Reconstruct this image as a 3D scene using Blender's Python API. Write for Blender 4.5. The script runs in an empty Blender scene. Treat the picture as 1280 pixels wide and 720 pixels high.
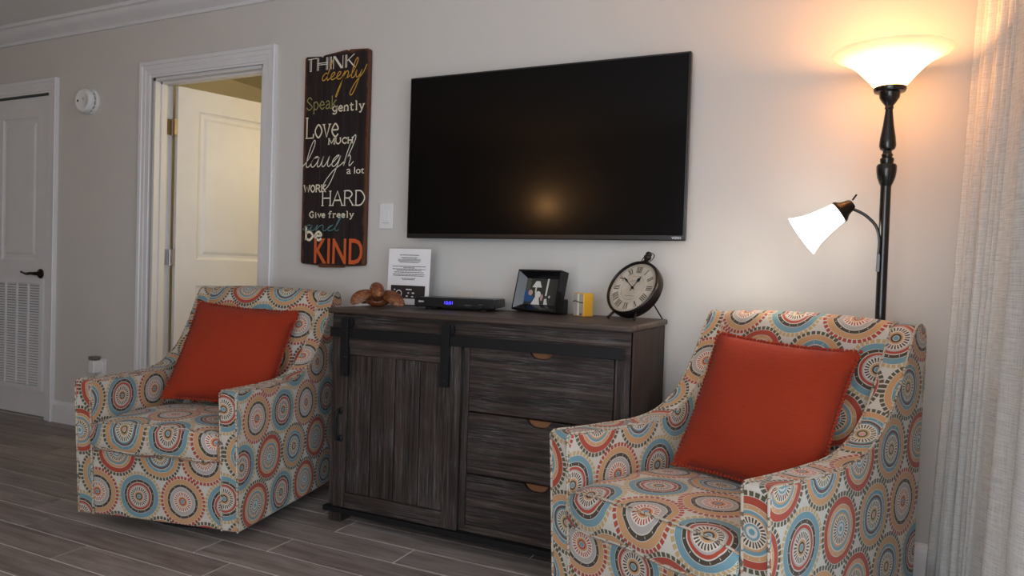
import bpy, bmesh, math, random
from mathutils import Vector, Matrix
random.seed(7)
S = bpy.context.scene
COL = S.collection
PI = math.pi

# ------------------------------------------------------------------ camera
CAM = Vector((0.998, -2.795, 1.010)); FPX = 899.7
yaw, pitch, roll = 0.442, -0.023, 0.031
fw = Vector((-math.sin(yaw)*math.cos(pitch), math.cos(yaw)*math.cos(pitch), math.sin(pitch)))
rt = Vector((math.cos(yaw), math.sin(yaw), 0)); up = rt.cross(fw)
r_ = rt*math.cos(roll)+up*math.sin(roll); u_ = up*math.cos(roll)-rt*math.sin(roll)
cd = bpy.data.cameras.new('camera'); co = bpy.data.objects.new('camera', cd); COL.objects.link(co)
M = Matrix.Identity(4)
for i in range(3):
    M[i][0] = r_[i]; M[i][1] = u_[i]; M[i][2] = -fw[i]; M[i][3] = CAM[i]
co.matrix_world = M
cd.sensor_fit = 'HORIZONTAL'; cd.sensor_width = 36; cd.lens = FPX*36/1280; cd.clip_start = .02
S.camera = co

# ------------------------------------------------------------------ light and exposure
S.view_settings.view_transform = 'Standard'; S.view_settings.look = 'None'
S.view_settings.gamma = 1; S.view_settings.use_curve_mapping = False
S.view_settings.exposure = 0.0
W = bpy.data.worlds.new('world'); S.world = W; W.use_nodes = True
W.node_tree.nodes['Background'].inputs[0].default_value = (.72, .84, 1, 1)
W.node_tree.nodes['Background'].inputs[1].default_value = 1.2

def area(name, loc, rot, sx, sy, power, colr):
    l = bpy.data.lights.new(name, 'AREA'); l.shape = 'RECTANGLE'; l.size = sx; l.size_y = sy
    l.energy = power; l.color = colr
    o = bpy.data.objects.new(name, l); o.location = loc; o.rotation_euler = rot; COL.objects.link(o); return o
def point(name, loc, power, colr, rad):
    l = bpy.data.lights.new(name, 'POINT'); l.energy = power; l.color = colr; l.shadow_soft_size = rad
    o = bpy.data.objects.new(name, l); o.location = loc; COL.objects.link(o); return o
# daylight entering by the glass sliding door in the right wall
area('daylight_side_door', (1.75, -2.55, 1.15), (0, PI/2, 0), 2.0, 2.0, 38, (.88, .94, 1))
area('front_fill_light', (.65, -4.62, 1.15), (PI/2, 0, 0), 1.5, 2.0, 56, (.92, .96, 1))  # fill light added behind the camera to flatten the room lighting
# unseen point light added to light the bedroom behind the open door
point('bedroom_light', (-1.15, .70, 1.80), 16, (1, .80, .52), .12)

# ------------------------------------------------------------------ node helper and materials
class NT:
    def __init__(s, name, rough=.6, spec=.4, metal=0):
        m = bpy.data.materials.new(name); m.use_nodes = True; s.mat = m; s.t = m.node_tree; s.n = s.t.nodes; s.l = s.t.links
        s.b = s.n['Principled BSDF']; s.b.inputs['Roughness'].default_value = rough
        s.b.inputs['Specular IOR Level'].default_value = spec; s.b.inputs['Metallic'].default_value = metal
    def put(s, sock, v):
        if hasattr(v, 'is_linked'): s.l.new(v, sock)
        elif v is not None: sock.default_value = v
    def m(s, op, a, b=None, c=None, clamp=False):
        n = s.n.new('ShaderNodeMath'); n.operation = op; n.use_clamp = clamp
        for i, v in enumerate((a, b, c)):
            if v is not None: s.put(n.inputs[i], v)
        return n.outputs[0]
    def mix(s, f, a, b, mode='MIX'):
        n = s.n.new('ShaderNodeMix'); n.data_type = 'RGBA'; n.blend_type = mode
        s.put(n.inputs[0], f); s.put(n.inputs[6], C4(a)); s.put(n.inputs[7], C4(b)); return n.outputs[2]
    def coord(s, k='Object', scale=(1, 1, 1), rnd=0):
        tc = s.n.new('ShaderNodeTexCoord'); mp = s.n.new('ShaderNodeMapping'); mp.inputs['Scale'].default_value = scale
        src = tc.outputs[k]
        if rnd:
            oi = s.n.new('ShaderNodeObjectInfo'); v = s.n.new('ShaderNodeVectorMath'); v.operation = 'ADD'
            cm = s.n.new('ShaderNodeCombineXYZ'); r = s.m('MULTIPLY', oi.outputs['Random'], rnd)
            for i in range(3): s.l.new(r, cm.inputs[i])
            s.l.new(src, v.inputs[0]); s.l.new(cm.outputs[0], v.inputs[1]); src = v.outputs[0]
        s.l.new(src, mp.inputs['Vector']); return mp.outputs[0]
    def noise(s, vec, scale, detail=4, rough=.55, dist=0):
        n = s.n.new('ShaderNodeTexNoise'); s.l.new(vec, n.inputs['Vector']); n.inputs['Scale'].default_value = scale
        n.inputs['Detail'].default_value = detail; n.inputs['Roughness'].default_value = rough; n.inputs['Distortion'].default_value = dist
        return n.outputs[0]
    def ramp(s, fac, stops, mode='LINEAR'):
        n = s.n.new('ShaderNodeValToRGB'); n.color_ramp.interpolation = mode; e = n.color_ramp.elements
        while len(e) < len(stops): e.new(.5)
        for i, (p, c) in enumerate(stops): e[i].position = p; e[i].color = C4(c)
        s.put(n.inputs[0], fac); return n.outputs[0]
    def bump(s, h, strength=.3, dist=.002):
        n = s.n.new('ShaderNodeBump'); n.inputs['Strength'].default_value = strength; n.inputs['Distance'].default_value = dist
        s.put(n.inputs['Height'], h); s.l.new(n.outputs[0], s.b.inputs['Normal'])
    def col(s, c): s.put(s.b.inputs['Base Color'], C4(c)); return s
    def emit(s, c, k): s.put(s.b.inputs['Emission Color'], C4(c)); s.b.inputs['Emission Strength'].default_value = k; return s
def C4(c):
    return (*c, 1) if isinstance(c, tuple) and len(c) == 3 else c
def plain(name, c, rough=.6, spec=.4, metal=0):
    n = NT(name, rough, spec, metal)
    v = n.noise(n.coord(), 9, 3)
    n.col(n.mix(v, tuple(x*.93 for x in c), tuple(min(1, x*1.07) for x in c))); return n.mat
def glow(name, c, k, base=(.8, .8, .8)):
    n = NT(name, .5); n.col(base); n.emit(c, k); return n.mat

def mk_wall(name, c, scale=170, st=.25):
    n = NT(name, .75, .25); v = n.coord()
    n.col(n.mix(n.noise(v, 3, 3), tuple(x*.97 for x in c), tuple(x*1.03 for x in c)))
    n.bump(n.noise(v, scale, 2), st, .0025); return n.mat
WALL = mk_wall('greige_wall_paint', (.585, .57, .545))
BEDWALL = mk_wall('cream_wall_paint', (.82, .77, .60))
CEIL = mk_wall('stippled_ceiling', (.80, .79, .78), 90, .9)
TRIM = plain('white_trim_paint', (.70, .70, .72), .35, .5)
DOORW = plain('white_door_paint', (.68, .68, .69), .4, .5)
PLAST = plain('white_plastic', (.74, .74, .74), .35, .5)
VENTD = plain('grey_vent_gap', (.30, .30, .31), .6)
BLACKP = plain('black_plastic', (.008, .008, .009), .32, .5)
BLACKM = plain('black_iron', (.006, .006, .007), .55, .25)
LAMPM = plain('bronze_black_lamp_metal', (.008, .0065, .006), .22, .6)
BRONZE = plain('dark_bronze', (.035, .024, .018), .3, .6, .8)
BRASS = plain('aged_brass', (.42, .34, .22), .35, .5, .9)
CHROME = plain('nickel', (.45, .44, .43), .3, .5, .9)
DARKB = plain('dark_underside', (.012, .011, .010), .8)
GROUT = plain('pale_grout', (.72, .70, .68), .85)
ORWOOD = plain('raw_orange_wood', (.20, .085, .035), .7)
PAPER = plain('white_paper', (.78, .78, .80), .5)
INK = plain('black_ink', (.05, .05, .05), .7)
CREAMP = plain('cream_paint', (.72, .66, .50), .7)
WHITEP = plain('white_lettering_paint', (.78, .74, .62), .7)
GOLDP = plain('mustard_paint', (.60, .33, .05), .7)
OLIVEP = plain('olive_paint', (.34, .33, .11), .7)
TEALP = plain('teal_paint', (.11, .26, .27), .7)
ORNGP = plain('burnt_orange_paint', (.55, .10, .022), .7)
GOLD = plain('gold_card', (.72, .38, .03), .4)
SILVER = plain('silver_card', (.42, .40, .35), .45)

def mk_screen():
    n = NT('tv_screen_glass', .14, .14); n.col((.0035, .003, .003)); return n.mat
SCREEN = mk_screen()

def mk_wood(name, grain):
    n = NT(name, .62, .25)
    sc = {'x': (1.6, 60, 60), 'z': (60, 60, 1.6), 'y': (60, 1.6, 60)}[grain]
    v = n.coord(scale=sc, rnd=7.3)
    a = n.noise(v, 1.6, 6, .65, .6); b = n.noise(v, 5.5, 5, .75); big = n.noise(n.coord(rnd=3.1), 5, 3)
    c1 = n.ramp(a, [(.28, (.006, .0042, .004)), (.46, (.021, .0140, .0120)), (.60, (.046, .030, .025)), (.80, (.125, .098, .088))])
    wash = n.m('MULTIPLY', n.ramp(b, [(.50, (0, 0, 0)), (.66, (1, 1, 1))]), n.ramp(big, [(.40, (0, 0, 0)), (.62, (.85, .85, .85))]))
    c2 = n.mix(n.m('MULTIPLY', wash, .72), c1, (.17, .168, .17))
    n.col(c2); n.bump(n.m('ADD', a, n.m('MULTIPLY', b, .6)), .5, .003); return n.mat
WOODX = mk_wood('weathered_dark_wood_horizontal', 'x')
WOODZ = mk_wood('weathered_dark_wood_vertical', 'z')
WOODY = mk_wood('weathered_dark_wood_depth', 'y')

def mk_top():
    n = NT('worn_dresser_top_wood', .5, .35); v = n.coord(scale=(1.5, 26, 26))
    a = n.noise(v, 1.6, 6, .65, .5)
    n.col(n.ramp(a, [(.25, (.020, .014, .011)), (.5, (.055, .038, .030)), (.75, (.115, .085, .066)), (.95, (.19, .16, .13))]))
    n.bump(a, .35, .002); return n.mat
WOODTOP = mk_top()

def mk_plank():
    n = NT('wood_look_tile', .42, .28); v = n.coord(scale=(1.3, 14, 14), rnd=11)
    a = n.noise(v, 2.2, 6, .65, .5); b = n.noise(n.coord(rnd=5), 6, 4, .6)
    oi = n.n.new('ShaderNodeObjectInfo')
    base = n.mix(oi.outputs['Random'], (.160, .125, .112), (.285, .242, .222))
    c = n.mix(n.ramp(a, [(.36, (0, 0, 0)), (.64, (1, 1, 1))]), n.mix(.6, base, (.080, .062, .055)), n.mix(.35, base, (.43, .39, .365)))
    c = n.mix(n.m('MULTIPLY', b, .3), c, base); n.col(c)
    n.bump(a, .25, .0012); return n.mat
PLANK = mk_plank()

def mk_medallion():
    n = NT('medallion_print_fabric', .8, .2)
    uv = n.n.new('ShaderNodeUVMap').outputs[0]
    nz = n.n.new('ShaderNodeTexNoise'); nz.inputs['Scale'].default_value = 9; n.l.new(uv, nz.inputs['Vector'])
    sp = n.n.new('ShaderNodeSeparateXYZ'); n.l.new(uv, sp.inputs[0])
    wob = n.m('MULTIPLY', n.m('SUBTRACT', nz.outputs[0], .5), .012)
    P = .186; R3 = math.sqrt(3)
    x = n.m('DIVIDE', n.m('ADD', sp.outputs[0], wob), P); y = n.m('DIVIDE', n.m('ADD', sp.outputs[1], wob), P*R3)
    def grid(off):
        xs = n.m('ADD', x, off); ys = n.m('ADD', y, off)
        fx, fy = n.m('FLOOR', xs), n.m('FLOOR', ys)
        lx = n.m('SUBTRACT', n.m('SUBTRACT', xs, fx), .5); ly = n.m('MULTIPLY', n.m('SUBTRACT', n.m('SUBTRACT', ys, fy), .5), R3)
        d = n.m('SQRT', n.m('ADD', n.m('MULTIPLY', lx, lx), n.m('MULTIPLY', ly, ly))); return fx, fy, lx, ly, d
    A, B = grid(0.0), grid(.5)
    k = n.m('LESS_THAN', B[4], A[4])
    def sel(i): return n.m('ADD', A[i], n.m('MULTIPLY', k, n.m('SUBTRACT', B[i], A[i])))
    fx, fy, lx, ly, d = [sel(i) for i in range(5)]
    d = n.m('MULTIPLY', d, 1.96)
    th = n.m('ADD', n.m('DIVIDE', n.m('ARCTAN2', ly, lx), 2*PI), .5)
    wn = n.n.new('ShaderNodeTexWhiteNoise'); cb = n.n.new('ShaderNodeCombineXYZ')
    n.put(cb.inputs[0], n.m('ADD', fx, .31)); n.put(cb.inputs[1], n.m('ADD', fy, .17)); n.put(cb.inputs[2], n.m('MULTIPLY', k, 3.7)); n.l.new(cb.outputs[0], wn.inputs['Vector'])
    # alternate kinds along rows with a random twist so that neighbours differ
    idx = n.m('ADD', n.m('MULTIPLY', fx, .5), n.m('ADD', n.m('MULTIPLY', k, .25), n.m('MULTIPLY', fy, .25)))
    r = n.m('FRACT', n.m('ADD', idx, n.m('ADD', .02, n.m('MULTIPLY', wn.outputs[0], .30))))
    cream = (.50, .47, .415); red = (.34, .040, .018); blue = (.10, .245, .30); sky = (.125, .25, .30); peach = (.47, .255, .115); dark = (.040, .028, .018); tan = (.42, .29, .125); grey = (.36, .33, .31); plum = (.085, .055, .06); olive = (.065, .06, .03)
    V = [  # centre, ring, halo, dash bed, inner, C, line, D, E, dots, dashes
        (sky, dark, peach, (.55, .49, .42), grey, red, cream, dark, sky, tan, dark),
        (blue, cream, sky, (.58, .50, .42), peach, sky, cream, peach, red, olive, dark),
        (sky, red, peach, (.62, .57, .49), grey, grey, cream, dark, peach, red, red),
        ((.5, .25, .2), olive, tan, (.58, .53, .44), sky, plum, cream, blue, peach, olive, olive)]
    def ringramp(v):
        A_, B_, H_, dash, inn, c, line, d_, e_, dots, dd = v
        return n.ramp(d, [(0, A_), (.075, cream), (.09, B_), (.145, H_), (.205, dash), (.40, inn), (.45, c), (.535, line), (.565, d_), (.665, cream), (.682, e_), (.858, cream)], 'CONSTANT')
    def pick(cols):
        c = cols[0]
        for i in range(1, 4): c = n.mix(n.m('GREATER_THAN', r, i*.25), c, cols[i])
        return c
    base = pick([ringramp(v) for v in V])
    def band(lo, hi, cnt, f0, f1):
        f = n.m('FRACT', n.m('MULTIPLY', th, cnt))
        a = n.m('MULTIPLY', n.m('GREATER_THAN', d, lo), n.m('LESS_THAN', d, hi))
        return n.m('MULTIPLY', a, n.m('MULTIPLY', n.m('GREATER_THAN', f, f0), n.m('LESS_THAN', f, f1)))
    c = n.mix(band(.235, .375, 24, .25, .75), base, pick([v[10] for v in V]))
    c = n.mix(band(.874, .992, 38, .14, .86), c, pick([v[9] for v in V]))
    c = n.mix(band(.59, .64, 13, .0, .06), c, cream)
    # fabric weave
    fine = n.n.new('ShaderNodeTexNoise'); fine.inputs['Scale'].default_value = 420; n.l.new(uv, fine.inputs['Vector'])
    c = n.mix(n.m('MULTIPLY', fine.outputs[0], .30), c, n.mix(.5, c, (.30, .25, .2)))
    n.col(c); n.bump(fine.outputs[0], .35, .0015)
    n.b.inputs['Sheen Weight'].default_value = .15
    return n.mat
MEDAL = mk_medallion()
PIPING = None
def mk_piping():
    n = NT('piping_fabric', .8, .2); v = n.coord()
    a = n.noise(v, 26, 2)
    n.col(n.ramp(a, [(.0, (.42, .37, .29)), (.42, (.13, .10, .07)), (.47, (.45, .40, .33)), (.57, (.34, .17, .09)), (.62, (.43, .38, .31)), (.7, (.22, .28, .28))], 'CONSTANT')); return n.mat
PIPING = mk_piping()

def mk_orange():
    n = NT('burnt_orange_chenille', .85, .15); v = n.coord(scale=(3, 3, 40))
    a = n.noise(v, 9, 5, .7); b = n.noise(n.coord(), 240, 2); c = n.noise(n.coord(), 7, 3)
    n.col(n.mix(n.m('MULTIPLY', a, 1.0), n.mix(c, (.19, .014, .005), (.245, .022, .008)), (.34, .040, .013)))
    n.bump(n.m('ADD', a, b), .4, .003); n.b.inputs['Sheen Weight'].default_value = .05; return n.mat
ORANGE = mk_orange()

def mk_linen():
    n = NT('grey_linen_curtain', .85, .15)
    uv = n.n.new('ShaderNodeUVMap').outputs[0]
    def st(sc):
        mp = n.n.new('ShaderNodeMapping'); mp.inputs['Scale'].default_value = sc; n.l.new(uv, mp.inputs['Vector']); return n.noise(mp.outputs[0], 1, 4, .7)
    a, b = st((14, 330, 1)), st((330, 14, 1))
    s = n.m('ADD', n.m('MULTIPLY', a, .6), n.m('MULTIPLY', b, .4))
    c = n.ramp(s, [(.32, (.42, .415, .395)), (.5, (.70, .69, .665)), (.68, (.88, .87, .85))]); n.col(c)
    n.bump(s, .3, .001)
    tr = n.n.new('ShaderNodeBsdfTranslucent'); n.l.new(c, tr.inputs[0]); mx = n.n.new('ShaderNodeMixShader'); mx.inputs[0].default_value = .16
    out = n.n['Material Output']; n.l.new(n.b.outputs[0], mx.inputs[1]); n.l.new(tr.outputs[0], mx.inputs[2]); n.l.new(mx.outputs[0], out.inputs[0])
    return n.mat
LINEN = mk_linen()

def mk_pane(name, tint=(1, 1, 1), g=.06):
    m = bpy.data.materials.new(name); m.use_nodes = True; t = m.node_tree; t.nodes.clear()
    o = t.nodes.new('ShaderNodeOutputMaterial'); a = t.nodes.new('ShaderNodeBsdfTransparent'); b = t.nodes.new('ShaderNodeBsdfGlossy'); b.inputs['Roughness'].default_value = .02
    a.inputs[0].default_value = C4(tint); x = t.nodes.new('ShaderNodeMixShader'); x.inputs[0].default_value = g
    t.links.new(a.outputs[0], x.inputs[1]); t.links.new(b.outputs[0], x.inputs[2]); t.links.new(x.outputs[0], o.inputs[0]); return m
PANE = mk_pane('clear_glass')

def mk_shade(name, c, k):
    n = NT(name, .4, .4); v = n.coord(); a = n.noise(v, 14, 5, .65, 1.2)
    n.col((.85, .80, .70)); n.emit(n.mix(n.m('MULTIPLY', a, .9), c, tuple(x*.72 for x in c)), k); return n.mat
def mk_bowl():
    n = NT('alabaster_glass_lit', .35, .4); v = n.coord(); a = n.noise(v, 14, 5, .65, 1.2)
    sp = n.n.new('ShaderNodeSeparateXYZ'); n.l.new(v, sp.inputs[0])
    hot = n.ramp(n.m('DIVIDE', n.m('SUBTRACT', sp.outputs[2], 1.62), .12, clamp=True), [(0, (1, .52, .21)), (.2, (1, .53, .22)), (.6, (.75, .39, .17)), (.85, (.13, .078, .045)), (1, (.062, .041, .026))])
    hot = n.mix(1.0, hot, (19.0, 19.0, 19.0), 'MULTIPLY')
    c = n.mix(a, (.95, .86, .70), (.78, .60, .40)); n.col(n.mix(.5, c, (.3, .25, .2))); n.emit(n.mix(n.m('MULTIPLY', a, .35), hot, (1, .62, .36)), 1.0)
    tr = n.n.new('ShaderNodeBsdfTranslucent'); n.put(tr.inputs[0], c); mx = n.n.new('ShaderNodeMixShader'); mx.inputs[0].default_value = .62
    n.l.new(n.b.outputs[0], mx.inputs[1]); n.l.new(tr.outputs[0], mx.inputs[2]); n.l.new(mx.outputs[0], n.n['Material Output'].inputs[0]); return n.mat
SHADE = mk_bowl()
READ = mk_shade('white_glass_lit', (1, .97, .90), 11.0)

def mk_turtle():
    n = NT('carved_reddish_wood', .4, .45); v = n.coord()
    vo = n.n.new('ShaderNodeTexVoronoi'); vo.inputs['Scale'].default_value = 75; vo.feature = 'DISTANCE_TO_EDGE'; n.l.new(v, vo.inputs['Vector'])
    a = n.noise(v, 30, 4)
    c = n.ramp(a, [(.3, (.10, .027, .010)), (.5, (.22, .070, .024)), (.7, (.36, .15, .055))])
    n.col(n.mix(n.ramp(vo.outputs[0], [(.0, (1, 1, 1)), (.10, (0, 0, 0))]), c, (.045, .016, .008))); n.bump(vo.outputs[0], .5, .003); return n.mat
TURTLE = mk_turtle()

def mk_signboard():
    n = NT('dark_painted_signboard', .6, .3)
    tc = n.n.new('ShaderNodeTexCoord'); sp = n.n.new('ShaderNodeSeparateXYZ'); n.l.new(tc.outputs['Object'], sp.inputs[0])
    v = n.coord(scale=(24, 24, 1.5)); a = n.noise(v, 1.5, 5, .65)
    ex = n.m('SUBTRACT', .193, n.m('ABSOLUTE', sp.outputs[0])); ez = n.m('SUBTRACT', .518, n.m('ABSOLUTE', n.m('SUBTRACT', sp.outputs[2], .518)))
    e = n.m('MINIMUM', ex, ez)
    e = n.m('ADD', e, n.m('MULTIPLY', n.m('SUBTRACT', n.noise(n.coord(), 22, 3), .5), .03))
    k = n.ramp(n.m('MULTIPLY', e, 10), [(.05, (1, 1, 1)), (.17, (0, 0, 0))])
    dk = n.ramp(a, [(.35, (.008, .006, .007)), (.6, (.022, .014, .014)), (.8, (.05, .030, .028))])
    n.col(n.mix(k, dk, n.mix(a, (.07, .022, .011), (.15, .055, .026)))); n.bump(a, .3, .002); return n.mat
SIGNB = mk_signboard()

def mk_clockface():
    n = NT('aged_clock_face', .55, .3); v = n.coord(); a = n.noise(v, 12, 4)
    tc = n.n.new('ShaderNodeTexCoord'); ln = n.n.new('ShaderNodeVectorMath'); ln.operation = 'LENGTH'; n.l.new(tc.outputs['Object'], ln.inputs[0])
    c = n.ramp(a, [(.3, (.42, .36, .27)), (.6, (.58, .53, .45)), (.8, (.62, .58, .50))])
    n.col(c); return n.mat
CFACE = mk_clockface()

# ------------------------------------------------------------------ mesh helper
class MB:
    def __init__(s): s.v = []; s.f = []; s.uv = []
    def add(s, vs, fs, uv=None):
        o = len(s.v); s.v += [tuple(p) for p in vs]
        for i, f in enumerate(fs):
            s.f.append([o+k for k in f]); s.uv.append(uv[i] if uv else None)
        return s
    def box(s, x0, x1, y0, y1, z0, z1):
        vs = [(x, y, z) for x in (x0, x1) for y in (y0, y1) for z in (z0, z1)]
        return s.add(vs, [(0, 1, 3, 2), (4, 6, 7, 5), (0, 4, 5, 1), (2, 3, 7, 6), (0, 2, 6, 4), (1, 5, 7, 3)])
    def prism(s, poly, y0, y1, axis='y', uvo=(0, 0)):
        """poly of 2D points extruded; axis y: points are (x,z); axis x: points are (y,z); axis z: points are (x,y). Strip uv = (extrusion, arc length)."""
        n = len(poly)
        def P(p, t): return {'y': (p[0], t, p[1]), 'x': (t, p[0], p[1]), 'z': (p[0], p[1], t)}[axis]
        ar = sum(poly[i][0]*poly[(i+1) % n][1]-poly[(i+1) % n][0]*poly[i][1] for i in range(n))
        flip = (ar > 0) == (axis in 'xz')
        vs = [P(p, y0) for p in poly]+[P(p, y1) for p in poly]
        a = list(range(n)); b = [n+i for i in range(n)]
        fs = [a[::-1], b] if flip else [a, b[::-1]]
        uv = [[(poly[i % n][0]+uvo[0], poly[i % n][1]+uvo[1]) for i in f] for f in fs]
        L = 0
        for i in range(n):
            j = (i+1) % n; l2 = L+math.dist(poly[i], poly[j])
            q = (i, j, n+j, n+i); w = ((y0, L), (y0, l2), (y1, l2), (y1, L)); w = [(p[0]+uvo[0], p[1]+uvo[1]) for p in w]
            if not flip: q = q[::-1]; w = w[::-1]
            fs.append(q); uv.append(w); L = l2
        return s.add(vs, fs, uv)
    def tube(s, pts, r, seg=8, closed=False):
        pts = [Vector(p) for p in pts]; n = len(pts); rs = r if isinstance(r, (list, tuple)) else [r]*n
        vs = []; prev = None
        for i, p in enumerate(pts):
            if closed: t = pts[(i+1) % n]-pts[i-1]
            else: t = pts[min(i+1, n-1)]-pts[max(i-1, 0)]
            t.normalize()
            if prev is None:
                a = Vector((0, 0, 1)) if abs(t.z) < .9 else Vector((1, 0, 0)); nx = t.cross(a).normalized()
            else: nx = (prev-t*prev.dot(t)).normalized()
            prev = nx; ny = t.cross(nx)
            for k in range(seg):
                q = 2*PI*k/seg; vs.append(p+(nx*math.cos(q)+ny*math.sin(q))*rs[i])
        fs = []
        for i in range(n if closed else n-1):
            j = (i+1) % n
            for k in range(seg): fs.append((i*seg+k, i*seg+(k+1) % seg, j*seg+(k+1) % seg, j*seg+k))
        if not closed: fs += [tuple(range(seg))[::-1], tuple((n-1)*seg+k for k in range(seg))]
        return s.add(vs, fs)
    def lathe(s, prof, seg=32, c=(0, 0, 0), axis=None, cap=True):
        """prof: (radius, height). axis: Matrix 3x3 that turns local z."""
        vs = []
        for (r, h) in prof:
            for k in range(seg):
                a = 2*PI*k/seg; p = Vector((r*math.cos(a), r*math.sin(a), h))
                if axis is not None: p = axis @ p
                vs.append(p+Vector(c))
        fs = []
        for i in range(len(prof)-1):
            for k in range(seg): fs.append((i*seg+k, i*seg+(k+1) % seg, (i+1)*seg+(k+1) % seg, (i+1)*seg+k))
        if cap:
            fs.append(tuple(range(seg))[::-1]); fs.append(tuple((len(prof)-1)*seg+k for k in range(seg)))
        return s.add(vs, fs)
    def ball(s, c, r, rot=None, seg=16, rings=10):
        r = r if isinstance(r, tuple) else (r, r, r); vs = []; fs = []
        for i in range(rings+1):
            t = PI*i/rings
            for k in range(seg):
                a = 2*PI*k/seg; p = Vector((r[0]*math.sin(t)*math.cos(a), r[1]*math.sin(t)*math.sin(a), r[2]*math.cos(t)))
                if rot is not None: p = rot @ p
                vs.append(p+Vector(c))
        for i in range(rings):
            for k in range(seg): fs.append((i*seg+k, (i+1)*seg+k, (i+1)*seg+(k+1) % seg, i*seg+(k+1) % seg))
        return s.add(vs, fs)
    def ribbon(s, pts, w, y, closed=False):
        """flat painted stroke in the xz plane facing -y"""
        n = len(pts); vs = []
        for i, p in enumerate(pts):
            a = pts[i-1] if (i or closed) else pts[0]; b = pts[(i+1) % n] if (i < n-1 or closed) else pts[-1]
            dx, dz = b[0]-a[0], b[1]-a[1]; L = math.hypot(dx, dz) or 1
            nx, nz = -dz/L*w/2, dx/L*w/2
            vs += [(p[0]+nx, y, p[1]+nz), (p[0]-nx, y, p[1]-nz)]
        fs = []
        for i in range(n if closed else n-1):
            j = (i+1) % n; fs.append((2*i, 2*i+1, 2*j+1, 2*j))
        return s.add(vs, fs)
    def obj(s, name, mat, parent=None, smooth=None, bevel=0, seg=2, world=False, sub=0):
        me = bpy.data.meshes.new(name)
        off = Vector((0, 0, 0))
        if world and parent is not None:
            off = parent.location.copy()
            if parent.parent: off = off+parent.parent.location
        me.from_pydata([tuple(Vector(p)-off) for p in s.v], [], s.f)
        if any(u is not None for u in s.uv):
            ul = me.uv_layers.new(name='UVMap'); k = 0
            for f, u in zip(s.f, s.uv):
                for i in range(len(f)):
                    ul.data[k].uv = u[i] if u else (0, 0); k += 1
        bm = bmesh.new(); bm.from_mesh(me)
        bmesh.ops.remove_doubles(bm, verts=bm.verts, dist=1e-6)
        if all(u is None for u in s.uv): bmesh.ops.recalc_face_normals(bm, faces=bm.faces)
        bm.to_mesh(me); bm.free()
        if smooth is not None:
            for p in me.polygons: p.use_smooth = True
            me.set_sharp_from_angle(angle=math.radians(smooth))
        me.materials.append(mat)
        o = bpy.data.objects.new(name, me); COL.objects.link(o)
        if parent is not None: o.parent = parent
        if bevel:
            b = o.modifiers.new('bevel', 'BEVEL'); b.width = bevel; b.segments = seg; b.limit_method = 'ANGLE'; b.angle_limit = math.radians(35); b.harden_normals = False
            for p in me.polygons: p.use_smooth = True
            if smooth is None: me.set_sharp_from_angle(angle=math.radians(50))
        if sub:
            m = o.modifiers.new('subdivision', 'SUBSURF'); m.levels = sub; m.render_levels = sub
            for p in me.polygons: p.use_smooth = True
        return o
def tag(o, label, cat, group=None, kind=None):
    o['label'] = label; o['category'] = cat
    if group: o['group'] = group
    if kind: o['kind'] = kind
    return o
def struct(o, label=None, cat=None):
    o['kind'] = 'structure'
    if label: o['label'] = label
    if cat: o['category'] = cat
    return o
def empty(name, loc, rz=0, label=None, cat=None):
    o = bpy.data.objects.new(name, None); o.location = loc; o.rotation_euler = (0, 0, rz); o.empty_display_size = .05; COL.objects.link(o)
    if label: tag(o, label, cat)
    return o
def crom(pts, n=6, closed=False):
    """Catmull-Rom through points of any dimension"""
    P = [tuple(p) for p in pts]; out = []; m = len(P)
    for i in range(m if closed else m-1):
        g = (lambda k: P[k % m]) if closed else (lambda k: P[max(0, min(m-1, k))])
        a, b, c, d = g(i-1), g(i), g(i+1), g(i+2)
        for k in range(n):
            t = k/n
            out.append(tuple(.5*(2*b[j]+(c[j]-a[j])*t+(2*a[j]-5*b[j]+4*c[j]-d[j])*t*t+(3*b[j]-a[j]-3*c[j]+d[j])*t**3) for j in range(len(b))))
    if not closed: out.append(P[-1])
    return out

# ------------------------------------------------------------------ the room
XL, XR, YF, ZC = -5.2, 1.55, -4.4, 2.44
D1 = (-4.13, -3.505, 2.03)      # closet opening x0, x1, top
D2 = (-2.585, -1.765, 2.03)     # bedroom opening
w = MB()
w.box(XL, D1[0], 0, .115, 0, ZC).box(D1[0], D1[1], 0, .115, D1[2], ZC).box(D1[1], D2[0], 0, .115, 0, ZC)
w.box(D2[0], D2[1], 0, .115, D2[2], ZC).box(D2[1], XR, 0, .115, 0, ZC)
struct(w.obj('wall_back', WALL), 'greige painted wall behind the dresser and television', 'wall')
struct(MB().box(XL-.1, XL, YF, .115, 0, ZC).obj('wall_left', WALL), 'greige side wall beyond the closet door', 'wall')
FX0, FX1 = -.12, 1.42
struct(MB().box(XL-.1, FX0, YF-.1, YF, 0, ZC).box(FX1, XR+.1, YF-.1, YF, 0, ZC).box(FX0, FX1, YF-.1, YF, 2.1, ZC).obj('wall_front', WALL), 'greige wall facing the television', 'wall')
GY0, GY1, GZ = -3.6, -.30, 2.1   # sliding glass door opening
w = MB().box(XR, XR+.1, GY1, .115, 0, ZC).box(XR, XR+.1, YF, GY0, 0, ZC).box(XR, XR+.1, GY0, GY1, GZ, ZC)
struct(w.obj('wall_right', WALL), 'greige wall behind the linen curtain', 'wall')
struct(MB().box(XL-.1, XR+.1, YF-.1, .115, ZC, ZC+.1).obj('ceiling', CEIL), 'white stippled ceiling', 'ceiling')
win = struct(empty('window_1', (XR+.05, (GY0+GY1)/2, 0)), 'sliding glass balcony door', 'window')
m = MB(); x0, x1 = XR+.02, XR+.08
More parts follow.
